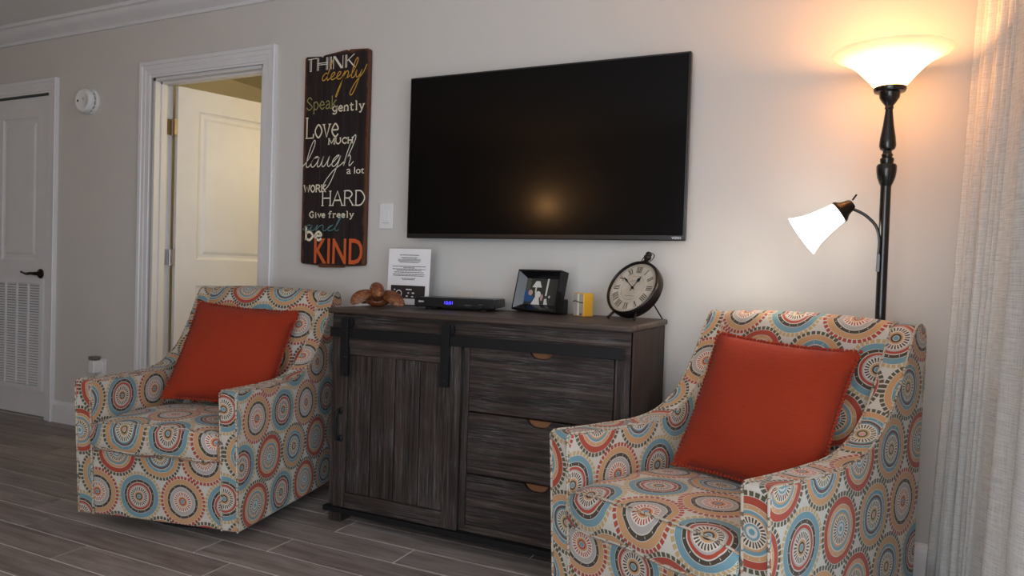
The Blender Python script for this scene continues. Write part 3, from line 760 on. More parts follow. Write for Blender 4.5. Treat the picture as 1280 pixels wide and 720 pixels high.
H_ = {  # stroke glyphs: width, strokes (True = smooth curve), serif points
 'H': (.8, [(0, [(.12, 0), (.12, 1)]), (0, [(.68, 0), (.68, 1)]), (0, [(.12, .52), (.68, .52)])], [(.12, 0), (.12, 1), (.68, 0), (.68, 1)]),
 'A': (.8, [(0, [(.05, 0), (.4, 1), (.75, 0)]), (0, [(.2, .36), (.6, .36)])], [(.05, 0), (.75, 0)]),
 'R': (.8, [(0, [(.12, 0), (.12, 1)]), (1, [(.12, 1), (.45, 1), (.64, .77), (.45, .52), (.12, .52)]), (0, [(.4, .52), (.72, 0)])], [(.12, 0), (.12, 1), (.72, 0)]),
 'D': (.8, [(0, [(.12, 0), (.12, 1)]), (1, [(.12, 1), (.48, .95), (.72, .5), (.48, .05), (.12, 0)])], [(.12, 0), (.12, 1)]),
 'L': (.66, [(0, [(.12, 1), (.12, 0), (.6, .01)]), (0, [(.59, 0), (.61, .2)])], [(.12, 1), (.12, 0)]),
 'M': (.95, [(0, [(.1, 0), (.12, 1)]), (0, [(.12, 1), (.47, .15), (.83, 1)]), (0, [(.83, 1), (.85, 0)])], [(.1, 0), (.12, 1), (.83, 1), (.85, 0)]),
 'U': (.85, [(1, [(.12, 1), (.12, .35), (.42, 0), (.7, .35), (.7, 1)])], [(.12, 1), (.7, 1)]),
 'C': (.78, [(1, [(.7, .76), (.42, 1), (.1, .5), (.42, 0), (.7, .22)]), (0, [(.7, 1), (.7, .74)])], []),
 'W': (.95, [(0, [(.06, 1), (.25, 0), (.47, .8), (.68, 0), (.88, 1)])], [(.06, 1), (.88, 1)]),
 'O': (.8, [(2, [(.4, 1), (.08, .5), (.4, 0), (.72, .5)])], []),
 'K': (.82, [(0, [(.14, 0), (.14, 1)]), (0, [(.68, 1), (.14, .42)]), (0, [(.32, .6), (.7, 0)])], [(.14, 0), (.14, 1), (.68, 1), (.7, 0)]),
 'G': (.8, [(1, [(.68, .78), (.42, 1), (.1, .5), (.42, 0), (.68, .14), (.68, .42)]), (0, [(.5, .42), (.76, .42)])], []),
 'S': (.7, [(1, [(.6, .8), (.38, 1), (.13, .76), (.38, .5), (.62, .24), (.36, 0), (.09, .2)])], []),
 'p': (.6, [(0, [(.1, .62), (.1, -.3)]), (1, [(.1, .48), (.32, .62), (.53, .31), (.32, 0), (.1, .12)])], [(.1, -.3)]),
 'e': (.58, [(1, [(.09, .33), (.5, .36), (.3, .63), (.07, .3), (.3, 0), (.51, .13)])], []),
 'a': (.58, [(1, [(.1, .5), (.27, .63), (.43, .46), (.43, .12), (.54, .0)]), (1, [(.43, .36), (.16, .28), (.1, .1), (.24, 0), (.43, .14)])], []),
 'k': (.6, [(0, [(.1, 0), (.1, 1)]), (0, [(.46, .62), (.1, .24)]), (0, [(.22, .36), (.5, 0)])], [(.1, 0), (.5, 0), (.46, .62)]),
 'g': (.6, [(2, [(.28, .63), (.07, .33), (.28, .03), (.48, .33)]), (1, [(.48, .6), (.48, -.08), (.28, -.27), (.07, -.18)]), (0, [(.46, .6), (.58, .6)])], []),
 'n': (.62, [(0, [(.12, 0), (.12, .62)]), (1, [(.12, .44), (.32, .62), (.48, .45), (.48, 0)])], [(.12, 0), (.48, 0)]),
 't': (.5, [(1, [(.22, .86), (.22, .14), (.33, 0), (.46, .07)]), (0, [(.06, .62), (.44, .62)])], []),
 'l': (.5, [(0, [(.25, 1), (.25, 0)]), (0, [(.12, 1), (.25, 1)])], [(.25, 0)]),
 'y': (.6, [(0, [(.1, .62), (.3, 0)]), (1, [(.5, .62), (.28, -.05), (.17, -.27), (.05, -.24)])], [(.1, .62), (.5, .62)]),
 'o': (.6, [(2, [(.3, .63), (.06, .31), (.3, 0), (.54, .31)])], []),
 'v': (.58, [(0, [(.07, .62), (.28, 0), (.5, .62)])], [(.07, .62), (.5, .62)]),
 'i': (.5, [(0, [(.25, 0), (.25, .62)]), (0, [(.12, .62), (.25, .62)]), (0, [(.25, .8), (.25, .9)])], [(.25, 0)]),
 'f': (.55, [(1, [(.5, .93), (.37, 1), (.24, .82), (.24, 0)]), (0, [(.06, .62), (.44, .62)])], [(.24, 0)]),
 'r': (.56, [(0, [(.18, 0), (.18, .62)]), (1, [(.18, .40), (.32, .6), (.5, .57)]), (0, [(.06, .62), (.18, .62)])], [(.18, 0)]),
 'b': (.62, [(0, [(.1, 1), (.1, 0)]), (1, [(.1, .48), (.33, .62), (.55, .31), (.33, 0), (.1, .12)]), (0, [(.0, 1), (.1, 1)])], []),
 ' ': (.45, [], [])}
def word(txt, u0, u1, vt, vb, mat, wt, serif=1.0, tall=1.0, thin=1):
    """stroke word between u0 and u1; vt is the height of the tallest stroke, vb the baseline"""
    m = MB(); tot = sum(H_[c][0] for c in txt); kx = (sx(u1)-sx(u0))/tot; kz = (sz(vt)-sz(vb))/tall; x = sx(u0)
    for c in txt:
        wd, st, sf = H_[c]
        for mode, pts in st:
            P = pts if mode == 0 else crom(pts, 6, mode == 2)
            Q = [(x+p[0]*kx, sz(vb)+p[1]*kz) for p in P]
            m.ribbon(Q, wt, TY, mode == 2)
        for (a, b) in sf:
            q = .11*serif; m.ribbon([(x+(a-q)*kx, sz(vb)+b*kz), (x+(a+q)*kx, sz(vb)+b*kz)], wt*.6, TY-.0003)
        x += wd*kx
    return m.obj('lettering', mat, sg)
CU = {
 'e': (.75, [(0, .05), (.35, .45), (.55, .85), (.36, 1.0), (.16, .7), (.16, .25), (.4, 0), (.75, .2)]),
 'a': (1.0, [(0, .15), (.2, .8), (.6, .95), (.4, 1), (.1, .6), (.12, .12), (.35, .02), (.6, .4), (.72, .95), (.68, .3), (.8, .0), (1, .2)]),
 'd': (1.0, [(.68, .8), (.4, 1), (.1, .6), (.12, .12), (.35, .02), (.6, .4), (.75, 1.2), (.92, 2.5), (.84, 2.5), (.68, .9), (.68, .25), (.8, 0), (1, .2)]),
 'l': (.7, [(0, .1), (.4, .8), (.68, 2.0), (.62, 2.6), (.44, 2.4), (.3, 1.4), (.3, .3), (.45, 0), (.7, .2)]),
 'p': (.9, [(0, .2), (.27, 1.0), (.2, 0), (.0, -1.6), (-.14, -2.4), (-.22, -2.0), (.12, -.4), (.32, .6), (.55, 1), (.75, .7), (.65, .1), (.45, 0), (.9, .2)]),
 'y': (.95, [(0, .5), (.12, 1), (.15, .3), (.35, 0), (.6, .4), (.74, 1), (.65, .2), (.4, -1.5), (.1, -2.3), (-.12, -1.9), (.3, -.6), (.95, .5), (1.2, 1.6)]),
 'u': (1.0, [(0, .3), (.12, 1), (.1, .3), (.3, 0), (.55, .4), (.68, 1), (.65, .3), (.8, 0), (1, .2)]),
 'g': (1.0, [(0, .2), (.55, 1.0), (.35, .98), (.1, .6), (.12, .12), (.35, 0), (.6, .4), (.72, 1), (.65, .2), (.35, -1.5), (.0, -2.2), (-.25, -1.7), (.3, -.5), (1, .2)]),
 'h': (1.0, [(0, .1), (.4, .8), (.72, 2.4), (.64, 2.9), (.45, 2.5), (.27, 1.2), (.2, 0), (.32, .6), (.55, 1), (.7, .7), (.68, .2), (.8, 0), (1.05, .4)]),
 'n': (1.0, [(0, .3), (.13, 1), (.15, .5), (.12, 0), (.3, .7), (.55, 1), (.68, .6), (.66, .2), (.8, 0), (1, .2)])}
def script(txt, u0, u1, vx, vb, mat, wt, sl=.55):
    xh = sz(vx)-sz(vb); tot = sum(CU[c][0] for c in txt); kx = (sx(u1)-sx(u0))/tot; x = sx(u0); pts = []
    for c in txt:
        wd, P = CU[c]
        for p in P[(1 if pts else 0):]: pts.append((x+p[0]*kx+p[1]*xh*sl*.45, sz(vb)+p[1]*xh))
        x += wd*kx
    m = MB(); m.ribbon(crom(pts, 7), wt, TY-.0004); return m.obj('lettering', mat, sg)
# THINK in thin doubled strokes
def think():
    m = MB(); z0, z1 = sz(.083), sz(.024); y = TY
    def seg(u, a, u2, b, wt=.0035): m.ribbon([(sx(u), z0+(z1-z0)*a), (sx(u2), z0+(z1-z0)*b)], wt, y)
    seg(.05, .97, .20, 1.0); seg(.085, 0, .085, .97); seg(.105, 0, .105, .97); seg(.085, .01, .105, .01)
    seg(.20, 0, .20, 1); seg(.22, 0, .22, 1); seg(.345, 0, .345, 1); seg(.365, 0, .365, 1); seg(.20, .45, .36, .45); seg(.20, .58, .36, .58)
    seg(.40, 0, .40, 1); seg(.42, 0, .42, 1)
    seg(.455, 0, .455, 1); seg(.455, 1, .58, 0, .006); seg(.475, 1, .60, 0, .004); seg(.60, 0, .60, 1)
    seg(.64, 0, .64, 1); seg(.66, 0, .66, 1); seg(.775, 1, .66, .5); seg(.69, .58, .78, .0, .006)
    return m.obj('lettering', WHITEP, sg)
think()
script('deeply', .27, .90, .098, .132, GOLDP, .0042)
word('Speak', .03, .53, .205, .264, OLIVEP, .0040, .8)
word('gently', .45, .95, .240, .280, CREAMP, .0064)
word('Love', .03, .57, .300, .396, CREAMP, .0075, .9)
word('MUCH', .40, .79, .403, .430, CREAMP, .0060)
script('laugh', .0, .78, .485, .533, WHITEP, .0042, .6)
text_obj('a', WHITEP, sg, sx(.70), sx(.765), sz(.571), sz(.5475), TY)
text_obj('lot', WHITEP, sg, sx(.815), sx(.965), sz(.571), sz(.540), TY)
word('WORK', .03, .39, .618, .650, CREAMP, .0066)
word('HARD', .31, 1.0, .648, .715, WHITEP, .0062, .8)
word('Give', .12, .385, .742, .770, CREAMP, .0056)
word('freely', .425, .83, .742, .770, CREAMP, .0056)
script('and', .02, .60, .805, .832, TEALP, .0032, .7)
word('be', .06, .35, .814, .876, CREAMP, .0120)
text_obj('KIND', ORNGP, sg, sx(.22), sx(.975), sz(.985), sz(.868), TY-.0003, .012)

# ------------------------------------------------------------------ wall fittings
sw = empty('light_switch', (-.985, 0, 1.25), 0, 'white rocker light switch under the wooden sign', 'light switch')
MB().box(-.038, .038, -.006, 0, -.060, .060).obj('switch_plate', PLAST, sw, bevel=.003)
MB().prism([(-.006, -.034), (-.0115, -.030), (-.0075, .030), (-.006, .034)], -.017, .017, 'x').obj('rocker', PLAST, sw)
ol = empty('wall_outlet', (-2.975, 0, .365), 0, 'white wall outlet holding a plug-in air freshener', 'outlet')
MB().box(-.036, .036, -.006, 0, -.058, .058).obj('outlet_plate', PLAST, ol, bevel=.003)
for z in (-.02, .02): MB().lathe([(.016, 0), (.016, .003)], 16, (0, -.005, z), Rx).obj('socket', PLAST, ol)
af = empty('air_freshener', (-3.0, -.006, .385), 0, 'small translucent plug-in air freshener beside the closet door', 'air freshener')
MB().prism([(-.022, -.045), (.022, -.045), (.027, .0), (.02, .03), (-.02, .03), (-.027, 0)], -.05, 0, 'y').obj('housing', PLAST, af, bevel=.005)
MB().prism([(-.024, .03), (.024, .03), (.027, .052), (-.027, .052)], -.05, -.01, 'y').obj('cap', plain('grey_brown_cap', (.16, .13, .12), .5), af, bevel=.003)
o2 = empty('wall_outlet', (-.552, 0, .857), 0, 'cream wall outlet behind the cable box', 'outlet')
MB().box(-.036, .036, -.006, 0, -.058, .058).obj('outlet_plate', plain('cream_plastic', (.62, .56, .48), .4), o2, bevel=.003)
sd = empty('smoke_detector', (-3.118, 0, 1.935), 0, 'round white smoke detector between the two doors', 'smoke detector')
MB().lathe([(.074, 0), (.075, .012), (.073, .016)], 36, (0, 0, 0), Rx).obj('base_plate', PLAST, sd, smooth=40)
MB().lathe([(.064, .014), (.064, .03)], 36, (0, 0, 0), Rx).obj('vent_ring', VENTD, sd, smooth=40)
for k in range(14):
    a = 2*PI*k/14; MB().tube([(.066*math.cos(a), -.014, .066*math.sin(a)), (.066*math.cos(a), -.031, .066*math.sin(a))], .0035, 6).obj('vent_rib', PLAST, sd)
MB().lathe([(.070, .029), (.070, .048), (.066, .056), (.056, .060), (.054, .0585), (.0, .0595)], 36, (0, 0, 0), Rx).obj('cover', PLAST, sd, smooth=40)
MB().lathe([(.007, .0585), (.007, .0605)], 14, (-.036, 0, -.002), Rx).obj('sensor_hole', BLACKP, sd)
MB().lathe([(.008, .0585), (.008, .0602)], 14, (.012, 0, .006), Rx).obj('test_button', plain('grey_plastic', (.5, .5, .51)), sd)

# ------------------------------------------------------------------ floor lamp
lx, ly = 1.080, -.235
lp = empty('floor_lamp', (lx, ly, 0), 0, 'black torchiere floor lamp with lit glass bowl and reading arm', 'floor lamp')
MB().lathe([(.0, 0), (.118, 0), (.122, .008), (.115, .018), (.07, .028), (.03, .04), (.02, .055), (.0165, .07)], 40).obj('lamp_base', LAMPM, lp, smooth=40)
MB().lathe([(.0155, .06), (.0155, 1.335)], 24).lathe([(.0165, .84), (.0165, .85)], 24).obj('pole', LAMPM, lp, smooth=40)
MB().lathe([(.0155, 1.315), (.020, 1.325), (.026, 1.342), (.029, 1.362), (.0295, 1.378), (.026, 1.384), (.018, 1.386), (.020, 1.394), (.020, 1.402), (.015, 1.406), (.017, 1.414), (.013, 1.420), (.013, 1.426), (.021, 1.431), (.0245, 1.442), (.0225, 1.466), (.016, 1.506), (.0115, 1.545), (.0105, 1.556), (.0135, 1.560), (.0115, 1.567), (.020, 1.578), (.029, 1.592), (.0305, 1.607), (.044, 1.610), (.047, 1.617), (.047, 1.624), (.0, 1.625)], 32).obj('turned_column', LAMPM, lp, smooth=40)
MB().lathe([(.0, 1.626), (.040, 1.626), (.048, 1.630), (.064, 1.650), (.080, 1.668), (.100, 1.689), (.124, 1.708), (.152, 1.722), (.170, 1.730), (.173, 1.734), (.168, 1.735), (.150, 1.727), (.122, 1.713), (.097, 1.694), (.076, 1.672), (.058, 1.652), (.040, 1.634), (.0, 1.632)], 48, cap=False).obj('glass_bowl', SHADE, lp, smooth=60)
pts = crom([(-.014, -.018, 1.045), (-.013, -.018, 1.10), (-.013, -.02, 1.150), (-.025, -.022, 1.190), (-.055, -.025, 1.222), (-.088, -.028, 1.240), (-.108, -.03, 1.246)], 5)
MB().tube(pts, .0050, 10).box(-.017, -.009, -.024, .0, 1.045, 1.10).obj('reading_arm', LAMPM, lp, smooth=50)
dv = Vector((-.81, -.10, -.58)).normalized(); q = Vector((0, 0, 1)).rotation_difference(dv).to_matrix()
hb = Vector((-.100, -.029, 1.253))
MB().lathe([(.0, -.010), (.013, -.010), (.018, -.004), (.021, .008), (.026, .020), (.034, .029), (.037, .033), (.037, .040), (.034, .041)], 24, hb, q).tube([hb-dv*.008+Vector((0, 0, .012)), hb-dv*.022+Vector((0, 0, .022))], .0028, 8).obj('socket_cup', BRONZE, lp, smooth=40)
MB().lathe([(.033, .038), (.036, .06), (.041, .09), (.050, .130), (.062, .160), (.069, .172), (.067, .172), (.060, .160), (.048, .130), (.039, .09), (.033, .06), (.030, .04)], 32, hb, q, cap=False).obj('reading_shade', READ, lp, smooth=60)
point('torchiere_bulb', (lx, ly, 1.69), 9.0, (1, .44, .15), .05)
point('reading_bulb', Vector((lx, ly, 0))+hb+dv*.11, 1.7, (1, .96, .88), .028)

# uplighter on the far side of the room (mirrored in the television)
ul = empty('uplighter', (-1.72, -4.12, 0), 0, 'dark torchiere uplighter against the facing wall', 'floor lamp')
MB().lathe([(.0, 0), (.13, 0), (.13, .02), (.03, .04), (.012, .06), (.012, 1.50)], 24).obj('pole', LAMPM, ul, smooth=40)
MB().lathe([(.012, 1.50), (.06, 1.53), (.13, 1.59), (.16, 1.64), (.155, 1.64), (.12, 1.60), (.05, 1.545), (.0, 1.54)], 32, cap=False).obj('metal_bowl', LAMPM, ul, smooth=40)
point('uplighter_bulb', (-1.72, -4.12, 1.66), 24, (1, .50, .18), .05)

# ------------------------------------------------------------------ curtain
cu = empty('curtain', (1.33, -.6, 0), 0, 'grey linen curtain hanging in soft folds beside the floor lamp', 'curtain')
ctl = [(.045, -.025)]
yy_ = -.040
for k in range(7):
    ctl += [((.0, .010, .004, .016, .004, .010, .004)[k]+.009*k, yy_), (.085+.012*(k % 3)+.009*k, yy_-.018-.004*(k % 2))]; yy_ -= .055+.006*(k % 2)
ctl += [(.064, yy_-.005), (.068, yy_-.03), (.090, yy_-.075), (.125, yy_-.11), (.150, yy_-.15), (.110, yy_-.20), (.060, yy_-.23), (.05, yy_-.27), (.10, yy_-.33), (.155, yy_-.38), (.12, yy_-.44), (.06, yy_-.48), (.07, yy_-.53), (.14, yy_-.58), (.16, yy_-.64), (.10, yy_-.70), (.08, yy_-.75)]
path = crom(ctl, 9); NS, NZ = len(path)-1, 26; arc = [0]
for i in range(NS): arc.append(arc[-1]+math.dist(path[i], path[i+1]))
vs = []; fs = []; uv = []
for j in range(NZ+1):
    zf = j/NZ; z = .02+2.31*zf
    for i in range(NS+1):
        dx, y = path[i]; t = i/NS
        vs.append((1.350-.098*(1-zf)+dx*(.85+.3*(1-zf))*.80+.004*math.sin(9*t+5*zf), y+.010*(1-zf)*math.sin(23*t+1), z))
for j in range(NZ):
    for i in range(NS):
        a = j*(NS+1)+i; fs.append((a, a+1, a+NS+2, a+NS+1))
        U = lambda ii, jj: (arc[ii], .02+2.31*jj/NZ)
        uv.append((U(i, j), U(i+1, j), U(i+1, j+1), U(i, j+1)))
c_ = MB().add(vs, fs, uv).obj('curtain_panel', LINEN, cu, smooth=80, world=True)
md = c_.modifiers.new('thickness', 'SOLIDIFY'); md.thickness = .003
rod = empty('curtain_rod', (1.40, -1.7, 2.36), 0, 'dark rod carrying the linen curtain', 'curtain rod')
MB().tube([(0, 1.68, 0), (0, -2.0, 0)], .013, 12).ball((0, -2.02, 0), .026).obj('rod', LAMPM, rod, smooth=60)
for yy in (1.5, -1.8): MB().box(0, .15, yy-.008, yy+.008, -.012, .012).obj('rod_bracket', LAMPM, rod)

# ------------------------------------------------------------------ things on the dresser
T = DH
# carved turtle
tu = empty('turtle_figurine', (-.772, -.355, T+.002), math.radians(30), 'carved reddish-brown wooden sea turtle with raised head', 'figurine')
def E(a, b, c): return Matrix.Rotation(c, 3, 'Z') @ Matrix.Rotation(b, 3, 'Y') @ Matrix.Rotation(a, 3, 'X')
MB().ball((0, .068, .030), (.055, .062, .030), E(.25, 0, 0), 24, 14).obj('shell', TURTLE, tu, smooth=80)
MB().tube(crom([(0, .05, .035), (.0, .01, .048), (.006, -.028, .062)], 5), [.030, .030, .030, .029, .028, .028, .027, .026, .026, .025, .025], 14).ball((.004, -.030, .068), (.030, .042, .030), E(.5, .0, .3), 18, 12).ball((.016, -.062, .056), (.018, .018, .014), E(.5, 0, .3), 12, 8).ball((-.017, -.050, .080), (.006, .006, .007), None, 8, 6).ball((.026, -.050, .082), (.005, .005, .006), None, 8, 6).obj('head', TURTLE, tu, smooth=80)
def flipper(pts, ws, th2, tilt=0, nm='flipper'):
    P = crom(pts, 5); Wd = [x[0] for x in crom([(a,) for a in ws], 5)]; m = MB(); vs = []; fs = []; sg_ = 12
    for i, p in enumerate(P):
        a = Vector(P[min(i+1, len(P)-1)])-Vector(P[max(i-1, 0)]); a.normalize(); b = Vector((0, 0, 1)).cross(a).normalized(); b = Matrix.Rotation(tilt, 3, a) @ b; c = a.cross(b)
        for k in range(sg_):
            q = 2*PI*k/sg_; vs.append(Vector(p)+b*math.cos(q)*Wd[i]+c*math.sin(q)*th2*(.4+.6*Wd[i]/max(ws)))
    for i in range(len(P)-1):
        for k in range(sg_): fs.append((i*sg_+k, i*sg_+(k+1) % sg_, (i+1)*sg_+(k+1) % sg_, (i+1)*sg_+k))
    fs += [tuple(range(sg_))[::-1], tuple((len(P)-1)*sg_+k for k in range(sg_))]
    m.add(vs, fs).obj(nm, TURTLE, tu, smooth=70)
flipper([(-.010, .02, .050), (-.040, .010, .052), (-.066, -.002, .042), (-.086, -.012, .024), (-.098, -.016, .009)], [.014, .022, .026, .022, .008], .009, -.9)
flipper([(.010, .02, .050), (.042, .006, .050), (.070, -.008, .038), (.094, -.018, .022), (.114, -.024, .009)], [.014, .024, .028, .024, .008], .009, .9)
flipper([(-.030, .105, .02), (-.055, .125, .012), (-.075, .14, .007)], [.016, .02, .006], .007)
flipper([(.030, .105, .02), (.055, .125, .012), (.075, .14, .007)], [.016, .02, .006], .007)

# notice in a clear stand
ns = empty('notice_stand', (-.772, -.13, T), 0, 'printed white notice in a clear stand behind the turtle', 'notice')
ns.rotation_euler = (0, 0, math.radians(1))
lean = Matrix.Rotation(-math.radians(3), 3, 'X')
def lt(mb): mb.v = [tuple(lean @ Vector(p)) for p in mb.v]; return mb
lt(MB().box(-.108, .108, -.0005, .0005, .004, .250)).obj('paper', PAPER, ns)
lt(MB().box(-.110, .110, .0012, .0032, .0, .254)).obj('clear_holder', mk_pane('clear_acrylic', (.96, .97, .98), .08), ns)
MB().box(-.110, .110, -.004, .06, 0, .003).obj('holder_foot', mk_pane('clear_acrylic_foot', (.96, .97, .98), .08), ns)
tx = MB(); rg = random.Random(5)
for (z, wd, hh) in [(.222, .050, .0030), (.212, .044, .0020), (.2075, .036, .0020), (.203, .058, .0020), (.1985, .060, .0020), (.194, .055, .0020), (.1895, .048, .002), (.172, .085, .0030), (.166, .028, .003), (.160, .084, .0028), (.154, .064, .0028), (.146, .076, .0030), (.137, .082, .0028), (.131, .078, .0028), (.119, .036, .0026), (.114, .03, .0026)]:
    x = -wd
    while x < wd:
        l = rg.uniform(.006, .016); tx.box(x, min(x+l, wd), -.0011, -.0006, z-hh/2, z+hh/2); x += l+.0022
lt(tx).obj('printed_lines', INK, ns)['kind'] = 'stuff'
lt(MB().box(-.088, .088, -.0010, -.0006, .030, .088)).obj('printed_picture', plain('dark_print', (.025, .02, .022), .5), ns)
pb = MB()
for k in range(24):
    a = 2*PI*k/24; b = 2*PI*(k+1)/24
    pb.add([(-.045+.016*math.cos(a), -.0013, .052+.016*math.sin(a)), (-.045+.016*math.cos(b), -.0013, .052+.016*math.sin(b)), (-.045+.012*math.cos(b), -.0013, .052+.012*math.sin(b)), (-.045+.012*math.cos(a), -.0013, .052+.012*math.sin(a))], [(0, 1, 2, 3)])
for (x, z, a, b) in [(-.072, .066, .008, .005), (-.072, .045, .008, .005), (-.010, .068, .03, .005), (.0, .052, .008, .006), (.022, .052, .012, .006), (-.008, .038, .010, .006), (.02, .037, .010, .005)]: pb.box(x, x+a, -.0014, -.0011, z, z+b)
lt(pb).obj('printed_marks', PAPER, ns)

# cable box
cb = empty('cable_box', (-.468, -.185, T), math.radians(13), 'low black cable box with blue digital clock', 'cable box')
MB().box(-.165, .165, -.095, .095, .012, .048).obj('case', BLACKP, cb, bevel=.004)
MB().prism([(-.168, .016), (-.163, .010), (.163, .010), (.168, .016), (.168, .044), (.163, .050), (-.163, .050), (-.168, .044)], -.103, -.093, 'y').obj('front_panel', plain('gloss_black', (.004, .004, .005), .12, .5), cb, bevel=.002)
for x in (-.115, .115):
    for y in (-.075, .075): MB().lathe([(.014, 0), (.012, .013)], 14, (x, y, 0)).obj('rubber_foot', DARKB, cb)
text_obj('cisco', PAPER, cb, -.150, -.128, .029, .037, -.1034, .02, name='brand_lettering')
text_obj('12:51', glow('blue_led_digits', (.07, .05, 1), 3.5, (.0, .0, .02)), cb, -.040, -.006, .024, .036, -.1034, .01, name='clock_digits')
gm = plain('grey_mark', (.10, .10, .11))
MB().box(.045, .075, -.1034, -.1030, .022, .024).obj('button_mark', gm, cb)
MB().box(.10, .118, -.1034, -.1030, .026, .0275).obj('button_mark', gm, cb)

# picture frame
pf = empty('picture_frame', (-.150, -.160, T), math.radians(-20), 'black box picture frame with a family snapshot beside the clock', 'picture frame')
ln2 = Matrix.Rotation(-math.radians(13), 3, 'X')
def lp2(mb): mb.v = [tuple(ln2 @ Vector(p)+Vector((0, 0, .0085))) for p in mb.v]; return mb
fw_, fh_, fi = .118, .168, .030
fm = MB(); o_ = [(-fw_, 0), (fw_, 0), (fw_, fh_), (-fw_, fh_)]; i1 = [(-fw_+.006, .006), (fw_-.006, .006), (fw_-.006, fh_-.006), (-fw_+.006, fh_-.006)]; i2 = [(-fw_+fi, fi), (fw_-fi, fi), (fw_-fi, fh_-fi), (-fw_+fi, fh_-fi)]
V_ = [(x, .034, z) for x, z in o_]+[(x, -.010, z) for x, z in o_]+[(x, -.010, z) for x, z in i1]+[(x, .022, z) for x, z in i2]
F_ = []
for a in (0, 4, 8): F_ += [(a+j, a+(j+1) % 4, a+4+(j+1) % 4, a+4+j) for j in range(4)]
F_.append((0, 1, 2, 3)); fm.add(V_, F_); lp2(fm).obj('frame', plain('satin_black_frame', (.007, .007, .009), .18, .6), pf)
def flat(poly, y, mat, nm): return lp2(MB().add([(x, y, z) for x, z in poly], [tuple(range(len(poly)))])).obj(nm, mat, pf)
px0, px1, pz0, pz1 = -fw_+fi, fw_-fi, fi, fh_-fi
def pr(u, v): return (px0+(px1-px0)*u, pz0+(pz1-pz0)*v)
flat([pr(0, 0), pr(1, 0), pr(1, 1), pr(0, 1)], .0215, plain('snapshot_dark_ground', (.045, .047, .040), .3), 'photo_print')
def blob(cu_, cv, ru, rv): return [pr(cu_+ru*math.cos(2*PI*k/16), cv+rv*math.sin(2*PI*k/16)) for k in range(16)]
PH = dict(white=plain('snapshot_white', (.72, .70, .66), .3), blue=plain('snapshot_blue', (.03, .10, .28), .3), skin=plain('snapshot_skin', (.52, .34, .27), .3), grn=plain('snapshot_green', (.10, .11, .08), .3))
flat([pr(.02, .3), pr(.14, .3), pr(.14, 1), pr(.02, 1)], 0.0212, PH['grn'], 'photo_curtain')
flat([pr(.20, .66), pr(.50, .66), pr(.42, .90), pr(.30, .90)], 0.0210, PH['white'], 'photo_lampshade')
flat([pr(.31, .45), pr(.35, .45), pr(.35, .66), pr(.31, .66)], 0.0210, PH['white'], 'photo_lampstem')
flat([pr(.64, .35), pr(.69, .35), pr(.70, 1), pr(.65, 1)], 0.0210, PH['white'], 'photo_doorframe')
flat(blob(.09, .33, .14, .22), 0.0208, PH['blue'], 'photo_blue_shirt')
flat([pr(.02, .1), pr(.26, .1), pr(.30, .3), pr(.05, .42)], 0.0206, PH['blue'], 'photo_blue_sleeve')
flat(blob(.18, .45, .07, .11), 0.0204, PH['skin'], 'photo_face')
flat(blob(.42, .38, .09, .14), 0.0204, PH['white'], 'photo_white_hair')
flat([pr(.24, 0), pr(.52, 0), pr(.46, .28), pr(.34, .28)], 0.0202, PH['white'], 'photo_white_dress')
flat(blob(.55, .28, .04, .13), 0.0202, PH['skin'], 'photo_arm')
flat([pr(.64, .02), pr(.76, .02), pr(.70, .26), pr(.64, .22)], 0.0202, PH['white'], 'photo_cloth')
flat(blob(.78, .32, .025, .05), 0.0202, PH['white'], 'photo_highlight')
MB().prism([(.04, .0), (.105, .0), (.085, .075), (.055, .08)], .06, .066, 'x').obj('easel_leg', BLACKP, pf)
MB().box(.08, .118, .03, .075, 0, .062).obj('easel_foot', BLACKP, pf, bevel=.006)

# gift box
gb = empty('gift_box', (.060, -.165, T), math.radians(-30), 'small gold box with silver front and ribbon cross', 'box')
MB().box(-.030, .030, -.024, .024, 0, .090).obj('box_body', GOLD, gb, bevel=.002)
MB().box(-.028, .028, -.0252, -.0236, .003, .087).obj('front_card', SILVER, gb)
MB().box(-.005, .005, -.0266, -.0250, .004, .086).obj('ribbon', plain('white_ribbon', (.78, .74, .60), .4), gb)
MB().tube(crom([(-.029, -.0265, .056), (-.012, -.0275, .059), (.008, -.0275, .054), (.029, -.0265, .053)], 4), .002, 6).obj('cord', plain('dark_cord', (.07, .06, .04), .6), gb)
MB().box(.010, .022, -.0262, -.0252, .006, .011).obj('printed_mark', INK, gb)

# pocket-watch style clock
ck = empty('table_clock', (.266, -.18, T), math.radians(-24), 'round dark metal pocket-watch clock with Roman numerals', 'clock')
CR_, CD = .112, .046
ct = Matrix.Rotation(-math.radians(29), 3, 'X')
cc = Vector((0, .0, .110))
def cl(mb): mb.v = [tuple(ct @ Vector(p)+cc) for p in mb.v]; return mb
CM = plain('dark_bronze_clock_case', (.028, .022, .019), .32, .5, .7)
def Lz(prof, seg=40, c=(0, 0, 0)): return MB().lathe(prof, seg, c, Rx)
cl(Lz([(.0, -.022), (.104, -.022), (CR_, -.016), (CR_+.002, .0), (CR_+.001, .018), (CR_-.002, .024), (.106, .026), (.103, .022), (.102, .014)], 48)).obj('clock_case', CM, ck, smooth=40)
cl(Lz([(.0, .0138), (.103, .0138), (.103, .0150), (.0, .0150)], 48)).obj('dial', CFACE, ck)
ink = MB(); yy = -.0156
def stroke(a, b, w2): ink.ribbon([a, b], w2, yy)
ROM = ['XII', 'I', 'II', 'III', 'IIII', 'V', 'VI', 'VII', 'VIII', 'IX', 'X', 'XI']
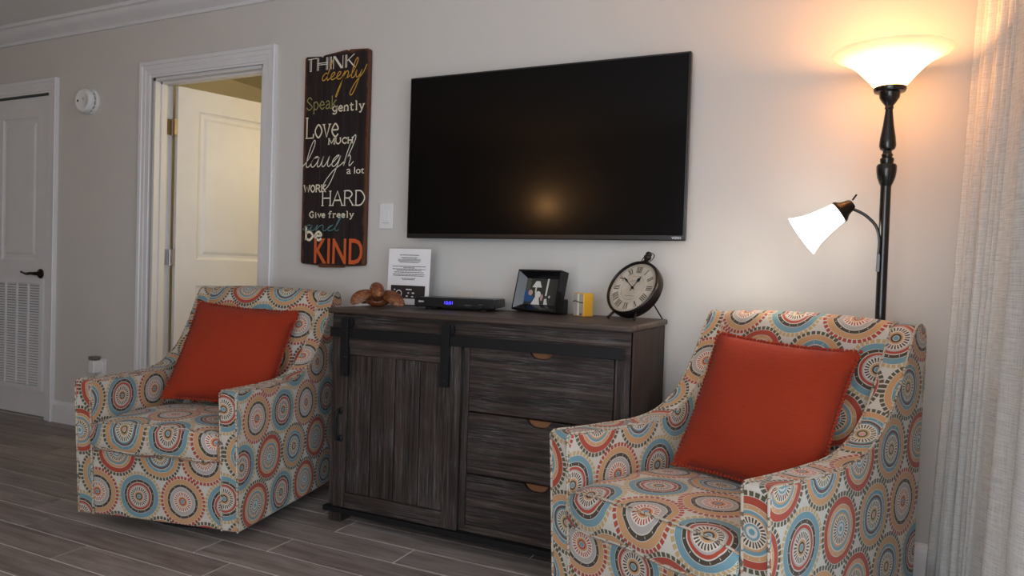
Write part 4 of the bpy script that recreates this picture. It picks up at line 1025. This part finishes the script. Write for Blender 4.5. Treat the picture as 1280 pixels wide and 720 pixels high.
for h, tt in enumerate(ROM):
    ang = 2*PI*h/12; wd = sum({'I': .007, 'V': .013, 'X': .013}[c] for c in tt); x = -wd/2
    rad = lambda x, r: (x*math.cos(ang)+r*math.sin(ang), -x*math.sin(ang)+r*math.cos(ang))
    ri, ro = .064, .088
    for c in tt:
        if c == 'I': stroke(rad(x+.0035, ri), rad(x+.0035, ro), .0042); x += .007
        elif c == 'V': stroke(rad(x+.0015, ro), rad(x+.0065, ri), .0042); stroke(rad(x+.0115, ro), rad(x+.0065, ri), .002); x += .013
        else: stroke(rad(x+.0015, ro), rad(x+.0115, ri), .0042); stroke(rad(x+.0115, ro), rad(x+.0015, ri), .002); x += .013
    stroke(rad(-wd/2, ri), rad(wd/2, ri), .0012); stroke(rad(-wd/2, ro), rad(wd/2, ro), .0012)
for k in range(60):
    a = 2*PI*k/60; stroke((.093*math.sin(a), .093*math.cos(a)), (.098*math.sin(a), .098*math.cos(a)), .0012)
for r in (.0925, .0985, .050):
    ink.ribbon([(r*math.sin(2*PI*k/60), r*math.cos(2*PI*k/60)) for k in range(60)], .0007, yy, True)
for z, wd in ((.032, .018), (.026, .024), (-.034, .024)): ink.box(-wd, wd, yy, yy+.0002, z-.0006, z+.0006)
cl(ink).obj('numerals', plain('brown_dial_ink', (.10, .075, .05), .7), ck)
def hand(deg, L, w2, nm):
    a = math.radians(deg); m = MB(); s_, c_2 = math.sin(a), math.cos(a)
    poly = [(-.0012, -.014), (.0012, -.014), (.0012, L*.45), (w2, L*.66), (.0012, L*.86), (0, L), (-.0012, L*.86), (-w2, L*.66), (-.0012, L*.45)]
    m.prism([(x*c_2+z2*s_, -x*s_+z2*c_2) for x, z2 in poly], -.0182, -.0172, 'y'); cl(m).obj(nm, BLACKM, ck)
hand(25.5, .056, .008, 'hour_hand'); hand(306, .078, .004, 'minute_hand')
cl(Lz([(.005, .015), (.005, .0195)], 14)).obj('hand_pin', CM, ck)
cl(MB().lathe([(.016, .108), (.018, .113), (.010, .122), (.009, .130), (.014, .134), (.015, .142), (.011, .148), (.013, .154), (.009, .161), (.0, .163)], 20)).obj('crown', CM, ck, smooth=50)
cl(MB().tube([(.024*math.cos(2*PI*k/28)+.004, .008*math.sin(2*PI*k/28), .136+.027*math.sin(2*PI*k/28)) for k in range(28)], .0018, 6, True)).obj('ring', CM, ck, smooth=60)
for s_ in (-1, 1):
    a = ct @ Vector((s_*.052, -.006, -.098))+cc
    MB().tube([a, (s_*.062, a.y-.018, .007)], .0050, 10).ball((s_*.062, a.y-.019, .0065), .0065, None, 12, 8).obj('foot', CM, ck, smooth=60)
b1 = ct @ Vector((0.02, .02, .02))+cc
MB().tube([b1, (.045, b1.y+.085, .002)], .0028, 8).obj('back_strut', CM, ck, smooth=60)
